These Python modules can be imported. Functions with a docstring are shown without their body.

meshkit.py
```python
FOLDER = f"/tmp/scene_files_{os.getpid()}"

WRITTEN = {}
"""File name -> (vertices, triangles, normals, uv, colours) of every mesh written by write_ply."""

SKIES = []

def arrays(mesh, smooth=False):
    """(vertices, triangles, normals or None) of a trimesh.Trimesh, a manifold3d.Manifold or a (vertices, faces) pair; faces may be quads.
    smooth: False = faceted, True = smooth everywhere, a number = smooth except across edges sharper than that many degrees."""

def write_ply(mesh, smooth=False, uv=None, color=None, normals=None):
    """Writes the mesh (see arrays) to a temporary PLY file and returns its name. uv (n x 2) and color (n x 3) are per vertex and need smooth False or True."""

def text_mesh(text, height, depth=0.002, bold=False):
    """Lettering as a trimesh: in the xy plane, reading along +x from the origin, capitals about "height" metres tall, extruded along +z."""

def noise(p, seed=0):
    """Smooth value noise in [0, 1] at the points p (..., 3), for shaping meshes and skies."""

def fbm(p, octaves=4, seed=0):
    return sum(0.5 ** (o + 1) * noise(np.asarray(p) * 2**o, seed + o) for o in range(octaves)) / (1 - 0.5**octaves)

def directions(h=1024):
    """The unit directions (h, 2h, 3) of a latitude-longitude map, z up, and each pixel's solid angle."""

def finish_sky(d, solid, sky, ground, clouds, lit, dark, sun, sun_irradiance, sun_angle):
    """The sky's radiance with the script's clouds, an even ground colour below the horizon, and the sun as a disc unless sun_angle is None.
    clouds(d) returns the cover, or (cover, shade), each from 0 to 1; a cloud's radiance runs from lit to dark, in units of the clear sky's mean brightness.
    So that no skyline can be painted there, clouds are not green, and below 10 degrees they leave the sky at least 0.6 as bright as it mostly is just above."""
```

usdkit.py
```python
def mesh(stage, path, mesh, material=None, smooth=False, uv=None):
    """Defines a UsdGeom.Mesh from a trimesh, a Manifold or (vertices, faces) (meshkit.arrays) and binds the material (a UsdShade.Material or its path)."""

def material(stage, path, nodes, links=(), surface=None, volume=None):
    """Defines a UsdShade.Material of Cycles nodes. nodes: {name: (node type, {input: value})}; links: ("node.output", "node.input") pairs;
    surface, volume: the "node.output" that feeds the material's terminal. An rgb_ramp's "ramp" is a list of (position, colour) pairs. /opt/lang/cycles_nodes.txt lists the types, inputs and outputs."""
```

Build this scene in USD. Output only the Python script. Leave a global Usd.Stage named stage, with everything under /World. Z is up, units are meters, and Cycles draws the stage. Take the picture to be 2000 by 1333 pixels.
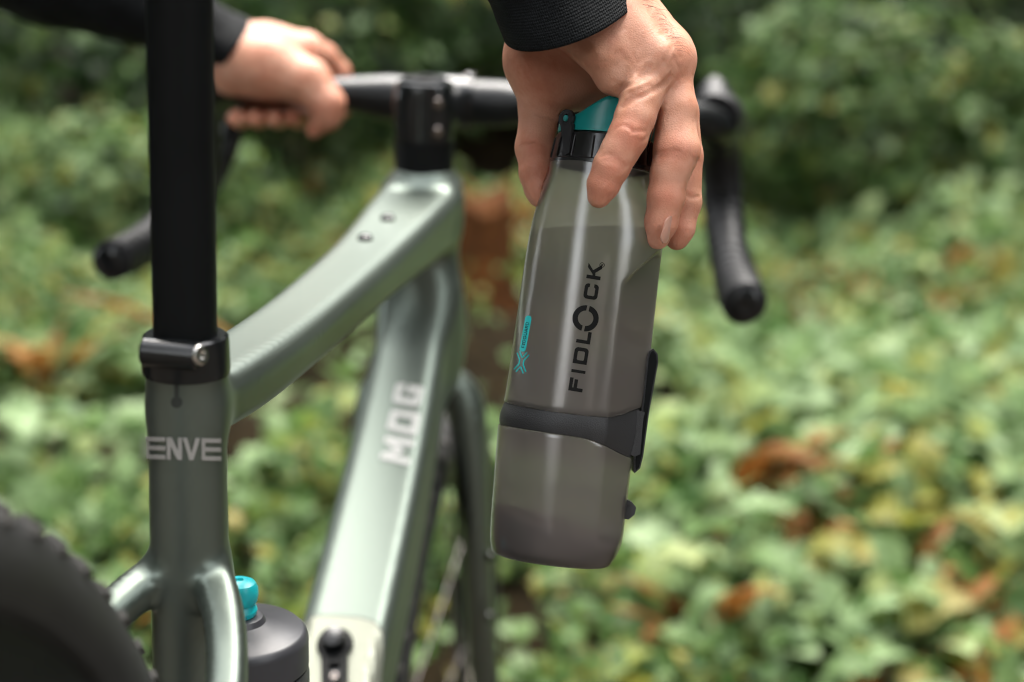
import math
import numpy as np
import trimesh
import shapely
import shapely.affinity as aff
from shapely.geometry import Polygon, Point, LineString, box as sbox
from scipy.ndimage import map_coordinates
from scipy.interpolate import CubicSpline, PchipInterpolator
import usdkit
import meshkit
from pxr import Usd, UsdGeom, UsdLux, UsdShade, Gf, Sdf, Vt

stage = Usd.Stage.CreateInMemory()
UsdGeom.SetStageUpAxis(stage, UsdGeom.Tokens.z)
UsdGeom.SetStageMetersPerUnit(stage, 1.0)
UsdGeom.Xform.Define(stage, '/World')
UsdGeom.Scope.Define(stage, '/World/Looks')

# ------------------------------------------------------------------ camera
CAM = np.array([-0.818, -0.228, 0.731])          # x along the bicycle, y to its left, z up
YAW, PITCH, ROLL = 0.128, 0.018, 0.073           # ROLL: how far the bicycle leans
FOCAL = 3215.0                                   # in pixels of a 2000 pixel wide picture
FSTOP, FOCUS, EXPOSURE = 4.1, 0.780, 2.42
FWD = np.array([math.cos(PITCH) * math.cos(YAW), math.cos(PITCH) * math.sin(YAW), math.sin(PITCH)])
RIGHT = np.cross(FWD, [0, 0, 1]); RIGHT /= np.linalg.norm(RIGHT)
UP = np.cross(RIGHT, FWD)
cam = UsdGeom.Camera.Define(stage, '/World/camera')
cam.CreateFocalLengthAttr(36.0 * FOCAL / 2000)
cam.CreateHorizontalApertureAttr(36.0)
cam.CreateVerticalApertureAttr(36.0 * 682 / 1024)
cam.CreateClippingRangeAttr(Gf.Vec2f(0.02, 2000))
cam.CreateFStopAttr(FSTOP)
cam.CreateFocusDistanceAttr(FOCUS)
cam.CreateExposureAttr(EXPOSURE)
cm = np.eye(4); cm[0, :3] = RIGHT; cm[1, :3] = UP; cm[2, :3] = -FWD; cm[3, :3] = CAM
UsdGeom.Xformable(cam).AddTransformOp().Set(Gf.Matrix4d(*cm.ravel().tolist()))

# ------------------------------------------------------------------ sky and sun (bright overcast)
SUN_AZ, SUN_EL = math.radians(-25), math.radians(79)        # azimuth measured from the view direction, + to the left
SUN_I, SUN_ANGLE, SKY_STRENGTH, CLOUD = 0.56, 45.0, 0.12, 0.62
sd = math.cos(SUN_EL) * (math.cos(SUN_AZ) * np.array([FWD[0], FWD[1], 0]) - math.sin(SUN_AZ) * np.array([RIGHT[0], RIGHT[1], 0]))
sd = sd / np.linalg.norm(sd) * math.cos(SUN_EL); sd[2] = math.sin(SUN_EL)
sky = UsdLux.DomeLight.Define(stage, '/World/sky')
skymat = usdkit.material(stage, '/World/Looks/sky_look', {
    'sky': ('sky_texture', {'sky_type': 'single_scattering', 'sun_disc': False, 'sun_elevation': SUN_EL, 'sun_rotation': math.atan2(sd[0], sd[1]), 'aerosol_density': 1.5}),
    'tc': ('texture_coordinate', {}),
    'n': ('noise_texture', {'scale': 2.2, 'detail': 5.0, 'roughness': 0.55}),
    'r': ('rgb_ramp', {'ramp': [(0.0, (CLOUD - .2,) * 3), (0.4, (CLOUD,) * 3), (0.7, (min(CLOUD + .25, 1),) * 3)]}),
    'm': ('mix_color', {'b': (8.6, 8.5, 8.4), 'use_clamp': False}),
    'bw': ('rgb_to_bw', {}),
    'bg': ('background_shader', {'strength': SKY_STRENGTH}),
}, [('tc.generated', 'n.vector'), ('n.fac', 'r.fac'), ('r.color', 'bw.color'), ('bw.val', 'm.fac'), ('sky.color', 'm.a'), ('m.result', 'bg.color')], surface='bg.background')
UsdShade.MaterialBindingAPI.Apply(sky.GetPrim()).Bind(skymat)
sky.GetPrim().SetCustomDataByKey('kind', 'structure')
sun = UsdLux.DistantLight.Define(stage, '/World/sun')
sun.CreateNormalizeAttr(True); sun.CreateIntensityAttr(SUN_I); sun.CreateAngleAttr(SUN_ANGLE); sun.CreateColorAttr(Gf.Vec3f(1.0, 0.95, 0.88))
zb = sd / np.linalg.norm(sd); xb = np.cross([0, 0, 1], zb); xb /= np.linalg.norm(xb); yb = np.cross(zb, xb)
sm = np.eye(4); sm[0, :3] = xb; sm[1, :3] = yb; sm[2, :3] = zb; sm[3, :3] = (0, 0, 30)
UsdGeom.Xformable(sun).AddTransformOp().Set(Gf.Matrix4d(*sm.ravel().tolist()))


# ------------------------------------------------------------------ places
def P(px, py, z):
    """The point seen at (px, py) of a 2000 x 1333 picture, z metres along the view."""
    return CAM + z * (FWD + RIGHT * ((px - 1000) / FOCAL) - UP * ((py - 666.5) / FOCAL))


FH = np.array([math.cos(YAW), math.sin(YAW), 0.0]); RH = np.array([math.sin(YAW), -math.cos(YAW), 0.0])


def W(right, away, z):
    """A place on the ground plan as seen from where the photographer stands."""
    return np.array([CAM[0], CAM[1], 0]) + FH * away + RH * right + np.array([0, 0, z])


_r2 = RIGHT * math.cos(ROLL) + UP * math.sin(ROLL); _u2 = -RIGHT * math.sin(ROLL) + UP * math.cos(ROLL)
LEAN = np.outer(RIGHT, _r2) + np.outer(UP, _u2) + np.outer(FWD, FWD)


def B(x):
    """Bicycle coordinates (upright bicycle) to the world (leaning bicycle)."""
    return CAM + (np.asarray(x, float) - CAM) @ LEAN.T


def Binv(x):
    return CAM + (np.asarray(x, float) - CAM) @ LEAN


# ------------------------------------------------------------------ naming and tagging
_names = {}


def numbered(path, name):
    k = _names.get((path, name), 0); _names[(path, name)] = k + 1
    return f'{path}/{name}' if k == 0 else f'{path}/{name}_{k:03d}'


def tag(prim, label=None, cat=None, group=None, kind=None):
    prim = prim.GetPrim() if hasattr(prim, 'GetPrim') else prim
    for k, v in (('label', label), ('category', cat), ('group', group), ('kind', kind)):
        if v:
            prim.SetCustomDataByKey(k, v)
    return prim


ORIGIN = {}


def thing(name, label, cat, loc, group=None):
    path = numbered('/World', name)
    x = UsdGeom.Xform.Define(stage, path); x.AddTranslateOp().Set(Gf.Vec3d(*map(float, loc)))
    ORIGIN[path] = np.asarray(loc, float)
    tag(x, label, cat, group)
    return path


def obj(name, mesh, mat, parent='/World', smooth=35, uv=None, label=None, cat=None, group=None, kind=None):
    """One mesh prim in world coordinates under parent."""
    v, f = (mesh.vertices, mesh.faces) if hasattr(mesh, 'vertices') else mesh
    v = np.asarray(v, float); f = np.asarray(f)
    o = ORIGIN['/' + '/'.join(parent.split('/')[1:3])] if parent != '/World' else np.zeros(3)
    path = numbered(parent, name)
    m = usdkit.mesh(stage, path, (v - o, f), mat, smooth, uv)
    tag(m, label, cat, group, kind)
    return path


# ------------------------------------------------------------------ shapes
def cat_meshes(ms):
    vs, fs, n = [], [], 0
    for m in ms:
        v, f = (m.vertices, m.faces) if hasattr(m, 'vertices') else m
        vs.append(np.asarray(v)); fs.append(np.asarray(f) + n); n += len(v)
    return np.vstack(vs), np.vstack(fs)


def spline(pts, n):
    pts = np.asarray(pts, float)
    t = np.r_[0, np.cumsum(np.linalg.norm(np.diff(pts[:, :3], axis=0), axis=1))]
    return CubicSpline(t / t[-1], pts)(np.linspace(0, 1, n))


def frames(pts, up):
    t = np.gradient(pts, axis=0); t /= np.linalg.norm(t, axis=1, keepdims=True)
    a = np.cross(t, up); a /= np.linalg.norm(a, axis=1, keepdims=True)
    return t, a, np.cross(a, t)


def loft(rings, cap=True):
    """Closed rings (n, m, 3) joined by quads."""
    rings = np.asarray(rings); n, m = rings.shape[:2]
    v = rings.reshape(-1, 3); i = np.arange(m); j = (i + 1) % m; f = []
    for k in range(n - 1):
        a, b, c, d = k * m + i, k * m + j, (k + 1) * m + j, (k + 1) * m + i
        f += [np.stack([a, b, c], 1), np.stack([a, c, d], 1)]
    if cap:
        v = np.vstack([v, rings[0].mean(0), rings[-1].mean(0)]); e = n * m
        f += [np.stack([j, i, np.full(m, e)], 1), np.stack([(n - 1) * m + i, (n - 1) * m + j, np.full(m, e + 1)], 1)]
    mesh = trimesh.Trimesh(v, np.vstack(f), process=False)
    if cap and mesh.volume < 0:
        mesh.invert()
    return mesh


def tube(pts, ra, rb=None, m=20, up=(0, 0, 1), power=2.0, cap=True):
    """A tube along pts; ra across (in the direction t x up), rb along up; power > 2 squares it off."""
    pts = np.asarray(pts, float); n = len(pts)
    ra = np.broadcast_to(ra, n); rb = ra if rb is None else np.broadcast_to(rb, n)
    t, a, b = frames(pts, np.asarray(up, float))
    th = np.linspace(0, 2 * np.pi, m, endpoint=False)
    c, s = np.cos(th), np.sin(th)
    c, s = np.sign(c) * np.abs(c) ** (2 / power), np.sign(s) * np.abs(s) ** (2 / power)
    return loft(pts[:, None] + a[:, None] * (ra[:, None] * c)[..., None] + b[:, None] * (rb[:, None] * s)[..., None], cap)


def basis(axis, hint=(0, 0, 1)):
    z = np.asarray(axis, float) / np.linalg.norm(axis)
    if abs(z @ np.asarray(hint, float)) > .99 * np.linalg.norm(hint):
        hint = (1, 0, 0)
    x = np.cross(hint, z); x /= np.linalg.norm(x)
    return x, np.cross(z, x), z


def lathe(profile, center, axis, m=48, hint=(0, 0, 1)):
    """profile: (radius, height along the axis) from bottom to top."""
    x, y, z = basis(axis, hint); th = np.linspace(0, 2 * np.pi, m, endpoint=False)
    rings = [np.asarray(center) + z * h + (x * np.cos(th)[:, None] + y * np.sin(th)[:, None]) * max(r, 1e-5) for r, h in profile]
    return loft(rings)


def rod(p, q, r, m=16, bevel=None):
    p, q = np.asarray(p, float), np.asarray(q, float); L = np.linalg.norm(q - p); b = min(r * .15, L * .2) if bevel is None else bevel
    return lathe([(r - b, 0), (r, b), (r, L - b), (r - b, L)], p, q - p, m)


def extrude(poly, h, map3, dense=None):
    """A flat outline (shapely) carried onto a surface: map3(xy (n, 2), height (n,)) -> points; thickness h."""
    out = []
    for g in getattr(poly, 'geoms', [poly]):
        if g.is_empty:
            continue
        if dense:
            g = g.segmentize(dense)
        if dense:
            x0, y0, x1, y1 = g.bounds
            gx, gy = np.meshgrid(np.arange(x0 + dense / 2, x1, dense), np.arange(y0 + dense / 2, y1, dense))
            inner = shapely.points(gx.ravel(), gy.ravel()); inner = inner[shapely.contains(g.buffer(-dense * .4), inner)]
            rings = [np.array(r.coords)[:-1] for r in [g.exterior, *g.interiors]]
            pts = np.vstack(rings + [shapely.get_coordinates(inner)])
            from scipy.spatial import Delaunay
            tri = Delaunay(pts).simplices
            ctr = pts[tri].mean(1); area = np.cross(pts[tri[:, 1]] - pts[tri[:, 0]], pts[tri[:, 2]] - pts[tri[:, 0]])
            ok = shapely.contains(g, shapely.points(ctr)) & (np.abs(area) > 1e-14)
            tri = np.where((area > 0)[:, None], tri, tri[:, ::-1])[ok]
            n = len(pts); faces = [tri + n, tri[:, ::-1]]; off = 0
            for r in rings:
                i = off + np.arange(len(r)); j = off + (np.arange(len(r)) + 1) % len(r)
                faces += [np.stack([i, j, j + n], 1), np.stack([i, j + n, i + n], 1)]; off += len(r)
            v = np.vstack([map3(pts, np.zeros(n)), map3(pts, np.full(n, h))])
            out.append((v, np.vstack(faces)))
        else:
            m = trimesh.creation.extrude_polygon(g, 1.0, engine='earcut')
            out.append((map3(m.vertices[:, :2], m.vertices[:, 2] * h), m.faces))
    return cat_meshes(out)


# ------------------------------------------------------------------ distance fields, for bodies and the moulded frame
class Field:
    def __init__(self, lo, hi, h, far=0.05):
        self.lo, self.h = np.asarray(lo, float), h
        self.n = np.ceil((np.asarray(hi) - lo) / h).astype(int) + 1
        self.D = np.full(self.n, far, np.float32)
        self.ax = [(self.lo[k] + h * np.arange(self.n[k])).astype(np.float32) for k in range(3)]

    def block(self, lo, hi):
        a = np.clip(np.floor((np.asarray(lo) - self.lo) / self.h).astype(int), 0, self.n - 1)
        b = np.clip(np.ceil((np.asarray(hi) - self.lo) / self.h).astype(int) + 1, 1, self.n)
        sl = tuple(slice(i, j) for i, j in zip(a, b))
        return sl, self.ax[0][sl[0]][:, None, None], self.ax[1][sl[1]][None, :, None], self.ax[2][sl[2]][None, None, :]

    def put(self, sl, d, k, cut=False):
        a = self.D[sl]
        if cut:
            a, d = -a, d
            h = np.maximum(k - np.abs(a - d), 0) / max(k, 1e-9)
            self.D[sl] = -(np.minimum(a, d) - h * h * k / 4)
        else:
            h = np.maximum(k - np.abs(a - d), 0) / max(k, 1e-9)
            self.D[sl] = np.minimum(a, d) - h * h * k / 4

    def cone(self, p, q, ra, rb, k=0.004, squash=None, cut=False):
        """A tapered capsule; squash = (direction, factor): thinner by factor along the direction."""
        p, q = np.asarray(p, float), np.asarray(q, float); R = max(ra, rb) + k + 3 * self.h
        sl, x, y, z = self.block(np.minimum(p, q) - R, np.maximum(p, q) + R)
        if 0 in self.D[sl].shape:
            return
        d = (q - p).astype(np.float32); L2 = max(float(d @ d), 1e-12)
        rx, ry, rz = x - np.float32(p[0]), y - np.float32(p[1]), z - np.float32(p[2])
        t = np.clip((rx * d[0] + ry * d[1] + rz * d[2]) / L2, 0, 1)
        ex, ey, ez = rx - t * d[0], ry - t * d[1], rz - t * d[2]
        s = ex * ex + ey * ey + ez * ez
        if squash is not None:
            n, fac = squash; n = np.asarray(n, float) / np.linalg.norm(n)
            w = ex * n[0] + ey * n[1] + ez * n[2]
            s = s + w * w * (1 / fac ** 2 - 1)
        self.put(sl, np.sqrt(s) - (ra + (rb - ra) * t), k, cut)

    def chain(self, pts, k=0.004, kj=0.003, squash=None):
        for a, b in zip(pts[:-1], pts[1:]):
            self.cone(a[0], b[0], a[1], b[1], k, squash); k = kj

    def groove(self, pts, depth, width):
        pts = np.asarray(pts, float)
        R = width * 3
        sl, x, y, z = self.block(pts.min(0) - R, pts.max(0) + R)
        best = None
        for p, q in zip(pts[:-1], pts[1:]):
            d = q - p; L2 = max(d @ d, 1e-12); rx, ry, rz = x - p[0], y - p[1], z - p[2]
            t = np.clip((rx * d[0] + ry * d[1] + rz * d[2]) / L2, 0, 1)
            s = (rx - t * d[0]) ** 2 + (ry - t * d[1]) ** 2 + (rz - t * d[2]) ** 2
            best = s if best is None else np.minimum(best, s)
        self.D[sl] += (depth * np.exp(-best / width ** 2)).astype(np.float32)

    def rbar(self, p, q, wa, wb, rc, lat, k, taper=0.0, cut=False):
        """A rounded box section from p to q; wa = (half width at p, at q) along lat, wb across; taper widens the upper side."""
        p, q, lat = (np.asarray(i, float) for i in (p, q, lat)); R = max(*wa, *wb) * 1.5 + k + 3 * self.h
        sl, x, y, z = self.block(np.minimum(p, q) - R, np.maximum(p, q) + R)
        d = q - p; L = np.linalg.norm(d); d = d / L; lat = lat - d * (lat @ d); lat /= np.linalg.norm(lat); nn = np.cross(d, lat)
        if nn[2] < 0:
            nn = -nn
        rx, ry, rz = x - p[0], y - p[1], z - p[2]
        s = rx * d[0] + ry * d[1] + rz * d[2]; t = np.clip(s / L, 0, 1)
        a = rx * lat[0] + ry * lat[1] + rz * lat[2]; b = rx * nn[0] + ry * nn[1] + rz * nn[2]
        ha, hb = wa[0] + (wa[1] - wa[0]) * t, wb[0] + (wb[1] - wb[0]) * t
        ha = ha * (1 + taper * np.clip(b / hb, -1, 1))
        rc0, rc1 = rc if np.ndim(rc) else (rc, rc); r = rc0 + (rc1 - rc0) * t
        qa, qb, qc = np.abs(a) - ha + r, np.abs(b) - hb + r, np.maximum(-s, s - L)
        dist = np.sqrt(np.maximum(qa, 0) ** 2 + np.maximum(qb, 0) ** 2 + np.maximum(qc, 0) ** 2) + np.minimum(np.maximum(qa, qb), 0) - r
        self.put(sl, dist.astype(np.float32), k, cut)

    def rpath(self, pts, rc, lat, k, taper=0.0):
        """One gently bent tube of rounded box section through pts = [(point, half width along lat, half width across), ...]."""
        c = np.array([p for p, _, _ in pts], float); wa = np.array([p[1] for p in pts]); wb = np.array([p[2] for p in pts])
        d = c[-1] - c[0]; L = np.linalg.norm(d); d /= L
        lat = np.asarray(lat, float); lat = lat - d * (lat @ d); lat /= np.linalg.norm(lat); nn = np.cross(d, lat)
        if nn[2] < 0:
            nn = -nn
        s0 = (c - c[0]) @ d; u = np.linspace(0, L, 1500)
        tab = CubicSpline(s0, np.stack([(c - c[0]) @ lat, (c - c[0]) @ nn], 1))(u) if len(pts) > 2 else np.zeros((1500, 2))
        ha_, hb_ = ((CubicSpline(s0, w) if len(pts) > 3 else PchipInterpolator(s0, w))(u) for w in (wa, wb))
        R = max(wa.max(), wb.max()) * 1.5 + k + 3 * self.h
        dense = c[0] + d * u[:, None] + lat * tab[:, :1] + nn * tab[:, 1:]
        sl, x, y, z = self.block(dense.min(0) - R, dense.max(0) + R)
        rx, ry, rz = x - c[0][0], y - c[0][1], z - c[0][2]
        s = rx * d[0] + ry * d[1] + rz * d[2]
        ip = lambda f: np.interp(s.ravel(), u, f).reshape(s.shape)
        a = rx * lat[0] + ry * lat[1] + rz * lat[2] - ip(tab[:, 0]); b = rx * nn[0] + ry * nn[1] + rz * nn[2] - ip(tab[:, 1])
        ha, hb = ip(ha_), ip(hb_); slope = ip(np.gradient(tab[:, 1], u)); b = b / np.sqrt(1 + slope ** 2)
        slope = ip(np.gradient(tab[:, 0], u)); a = a / np.sqrt(1 + slope ** 2)
        ha = ha * (1 + taper * np.clip(b / hb, -1, 1))
        r = np.minimum(rc, np.minimum(ha, hb) * .98)
        qa, qb, qc = np.abs(a) - ha + r, np.abs(b) - hb + r, np.maximum(-s, s - L)
        dist = np.sqrt(np.maximum(qa, 0) ** 2 + np.maximum(qb, 0) ** 2 + np.maximum(qc, 0) ** 2) + np.minimum(np.maximum(qa, qb), 0) - r
        self.put(sl, dist.astype(np.float32), k)

    def mesh(self, smooth_steps=0):
        D, h = self.D, self.h
        inside = D < 0
        cs = [slice(0, -1), slice(1, None)]
        corner = [(i, j, k) for i in (0, 1) for j in (0, 1) for k in (0, 1)]
        cnt = sum(inside[cs[i], cs[j], cs[k]].astype(np.int8) for i, j, k in corner)
        cell = np.argwhere((cnt > 0) & (cnt < 8))
        ids = np.full(cnt.shape, -1, np.int32); ids[tuple(cell.T)] = np.arange(len(cell))
        vals = np.stack([D[cell[:, 0] + i, cell[:, 1] + j, cell[:, 2] + k] for i, j, k in corner], 1)
        acc = np.zeros((len(cell), 3)); num = np.zeros(len(cell))
        for a in range(8):
            for b in range(a + 1, 8):
                if sum(abs(u - w) for u, w in zip(corner[a], corner[b])) != 1:
                    continue
                va, vb = vals[:, a], vals[:, b]; x = (va < 0) != (vb < 0)
                t = va[x] / (va[x] - vb[x])
                acc[x] += np.array(corner[a]) + t[:, None] * (np.array(corner[b]) - np.array(corner[a])); num[x] += 1
        v = self.lo + (cell + acc / num[:, None]) * h
        faces = []
        for axis in range(3):
            o = [q for q in range(3) if q != axis]
            lo = [slice(None)] * 3; hi = [slice(None)] * 3; lo[axis] = slice(0, -1); hi[axis] = slice(1, None)
            A, C = inside[tuple(lo)], inside[tuple(hi)]
            e = np.argwhere(A != C); e = e[(e[:, o[0]] > 0) & (e[:, o[1]] > 0) & (e[:, o[0]] < self.n[o[0]] - 1) & (e[:, o[1]] < self.n[o[1]] - 1)]
            flip = A[tuple(e.T)]
            def at(da, db):
                c = e.copy(); c[:, o[0]] += da; c[:, o[1]] += db
                return ids[tuple(c.T)]
            q = np.stack([at(-1, -1), at(0, -1), at(0, 0), at(-1, 0)], 1)
            if axis == 1:
                flip = ~flip
            q = np.where(flip[:, None], q, q[:, ::-1])
            faces += [q[:, [0, 1, 2]], q[:, [0, 2, 3]]]
        out = trimesh.Trimesh(v, np.vstack(faces), process=False)
        return trimesh.smoothing.filter_taubin(out, .5, .52, iterations=smooth_steps) if smooth_steps else out

    def sample(self, x):
        return map_coordinates(self.D, ((np.asarray(x) - self.lo) / self.h).T, order=1, mode='nearest')

    def trace(self, o, d, steps=80):
        """Walks from o along d to the surface. o, d: (n, 3)."""
        o = np.array(o, float); d = np.asarray(d, float); t = np.zeros(len(o))
        for _ in range(steps):
            t += .7 * self.sample(o + d * t[:, None])
        return o + d * t[:, None]

    def normal(self, x):
        e = self.h; g = np.stack([self.sample(x + np.eye(3)[k] * e) - self.sample(x - np.eye(3)[k] * e) for k in range(3)], 1)
        return g / np.maximum(np.linalg.norm(g, axis=1, keepdims=True), 1e-9)


# ------------------------------------------------------------------ materials
def mat(name, nodes, links, surface='p.BSDF'):
    return usdkit.material(stage, '/World/Looks/' + name, nodes, links, surface=surface)


def plain(name, color, rough, metal=0.0, bump=None, vary=0.0, vscale=20.0, rvar=.12, **kw):
    """Principled with a little noise in colour and roughness, and fine relief: bump = (scale, distance)."""
    nodes = {'g': ('geometry', {}), 'n': ('noise_texture', {'scale': vscale, 'detail': 4.0}),
             'rr': ('map_range', {'from_min': .3, 'from_max': .7, 'to_min': rough * (1 - rvar), 'to_max': rough * (1 + rvar)}),
             'c': ('rgb_ramp', {'ramp': [(.3, tuple(x * (1 - vary) for x in color)), (.7, tuple(min(x * (1 + vary), 1) for x in color))]}),
             'p': ('principled_bsdf', {'metallic': metal, **kw})}
    links = [('g.position', 'n.vector'), ('n.fac', 'rr.value'), ('rr.result', 'p.roughness'), ('n.fac', 'c.fac'), ('c.color', 'p.base_color')]
    if bump:
        nodes['bn'] = ('noise_texture', {'scale': bump[0], 'detail': 3.0}); nodes['b'] = ('bump', {'distance': bump[1], 'strength': 1.0})
        links += [('g.position', 'bn.vector'), ('bn.fac', 'b.height'), ('b.normal', 'p.normal')]
    return mat(name, nodes, links)


M = {}
M['paint'] = plain('sage_paint', (.145, .172, .148), .40, metal=.92, vary=.015, vscale=900, rvar=.02)
M['paint_panel'] = plain('sage_paint_panel', (.20, .21, .17), .45, metal=.7, vary=.015, vscale=900, rvar=.02)
M['silver_print'] = plain('silver_print', (.50, .50, .48), .55)
M['worn_print'] = plain('worn_print', (.34, .33, .31), .5, metal=.3)
M['matt_black'] = plain('matt_black', (.0035, .004, .0042), .46, vary=.1, bump=(3000, .00003), specular_ior_level=.12)
M['gloss_black'] = plain('gloss_black', (.0035, .004, .0042), .20, vary=.1, bump=(900, .00003), specular_ior_level=.45)
M['bar_black'] = plain('bar_black', (.0035, .004, .0042), .34, vary=.1, specular_ior_level=.32)
M['tape'] = plain('bar_tape', (.007, .007, .0078), .48, bump=(900, .0003), vary=.15, specular_ior_level=.3)
M['rubber'] = plain('tyre_rubber', (.058, .055, .050), .85, bump=(500, .0005), vary=.25)
M['sidewall'] = plain('tyre_sidewall', (.011, .011, .011), .65, bump=(700, .0003), vary=.2)
M['steel'] = plain('steel', (.62, .6, .57), .22, metal=1.0)
M['bolt'] = plain('bolt', (.26, .23, .21), .22, metal=1.0)
M['teal'] = plain('teal_plastic', (.004, .24, .235), .35, vary=.06, subsurface_weight=.15, subsurface_scale=.004)
M['teal_print'] = plain('teal_print', (.005, .46, .47), .4)
M['black_print'] = plain('black_print', (.003, .003, .003), .5, specular_ior_level=.15)
M['belt'] = plain('belt_rubber', (.016, .016, .017), .45, bump=(1900, .0002), vary=.1)
M['collar'] = plain('collar_plastic', (.010, .0095, .010), .25, vary=.1, bump=(300, .00008))
M['grey_bottle'] = plain('grey_bottle', (.045, .045, .051), .40, vary=.05)
M['panel_line'] = plain('panel_line', (.02, .024, .02), .6)

# smoky plastic of the bottle: a frosted skin that lets blurred light through
M['smoke'] = mat('smoky_plastic', {
    'g': ('geometry', {}), 'n': ('noise_texture', {'scale': 2400.0, 'detail': 2.0}), 'b': ('bump', {'distance': .00005, 'strength': 1.0}),
    'tr': ('refraction_bsdf', {'color': (.70, .675, .66), 'roughness': .28, 'IOR': 1.02, 'distribution': 'ggx'}),
    'tl': ('translucent_bsdf', {'color': (.40, .375, .362)}), 'df': ('diffuse_bsdf', {'color': (.098, .092, .088)}),
    'm1': ('mix_closure', {'fac': .5}), 'm2': ('mix_closure', {'fac': .34}),
    'gl': ('glossy_bsdf', {'color': (1, 1, 1), 'roughness': .085, 'distribution': 'ggx'}), 'fr': ('layer_weight', {'blend': .5}), 'pw': ('math', {'math_type': 'power', 'value2': 5.0}), 'ma': ('math', {'math_type': 'multiply_add', 'value2': .75, 'value3': .075}), 'm3': ('mix_closure', {}),
}, [('g.position', 'n.vector'), ('n.fac', 'b.height'), ('b.normal', 'gl.normal'), ('tl.BSDF', 'm1.closure1'), ('df.BSDF', 'm1.closure2'),
    ('tr.BSDF', 'm2.closure1'), ('m1.closure', 'm2.closure2'), ('fr.facing', 'pw.value1'), ('pw.value', 'ma.value1'), ('ma.value', 'm3.fac'), ('m2.closure', 'm3.closure1'), ('gl.BSDF', 'm3.closure2')], surface='m3.closure')
M['water'] = mat('water', {'tr': ('transparent_bsdf', {'color': (.76, .745, .735)}), 'gl': ('glossy_bsdf', {'roughness': .05}), 'm': ('mix_closure', {'fac': .03})},
                 [('tr.BSDF', 'm.closure1'), ('gl.BSDF', 'm.closure2')], surface='m.closure')
M['bottle_foot'] = plain('bottle_foot', (.10, .078, .074), .5)

SKIN_TONES = [(.30, (.41, .17, .102)), (.5, (.49, .240, .155)), (.72, (.55, .305, .212))]
M['skin'] = mat('skin', {
    'at': ('attribute', {'attribute': 'blush'}), 'mx': ('mix_color', {'b': (.50, .150, .095)}), 'g': ('geometry', {}), 'n': ('noise_texture', {'scale': 55.0, 'detail': 5.0, 'roughness': .6}),
    'c': ('rgb_ramp', {'ramp': SKIN_TONES}),
    'n2': ('noise_texture', {'scale': 900.0, 'detail': 4.0, 'roughness': .65}), 'v': ('voronoi_texture', {'scale': 720.0, 'feature': 'distance_to_edge'}),
    'vr': ('map_range', {'from_min': 0.0, 'from_max': .25, 'to_min': 0.0, 'to_max': 1.0, 'clamp': True}),
    'ad': ('math', {'math_type': 'multiply_add', 'value2': .5}),
    'b': ('bump', {'distance': .00015, 'strength': .8}),
    'p': ('principled_bsdf', {'roughness': .52, 'subsurface_weight': .22, 'subsurface_scale': .0022, 'subsurface_radius': (1, .35, .2), 'specular_ior_level': .32}),
}, [('g.position', 'n.vector'), ('n.fac', 'c.fac'), ('c.color', 'mx.a'), ('at.fac', 'mx.fac'), ('mx.result', 'p.base_color'), ('g.position', 'n2.vector'), ('g.position', 'v.vector'), ('v.distance', 'vr.value'),
    ('vr.result', 'ad.value1'), ('n2.fac', 'ad.value3'), ('ad.value', 'b.height'), ('b.normal', 'p.normal')])
M['nail'] = plain('nail', (.52, .265, .20), .34, vary=.04, subsurface_weight=.2, subsurface_scale=.003)
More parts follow.
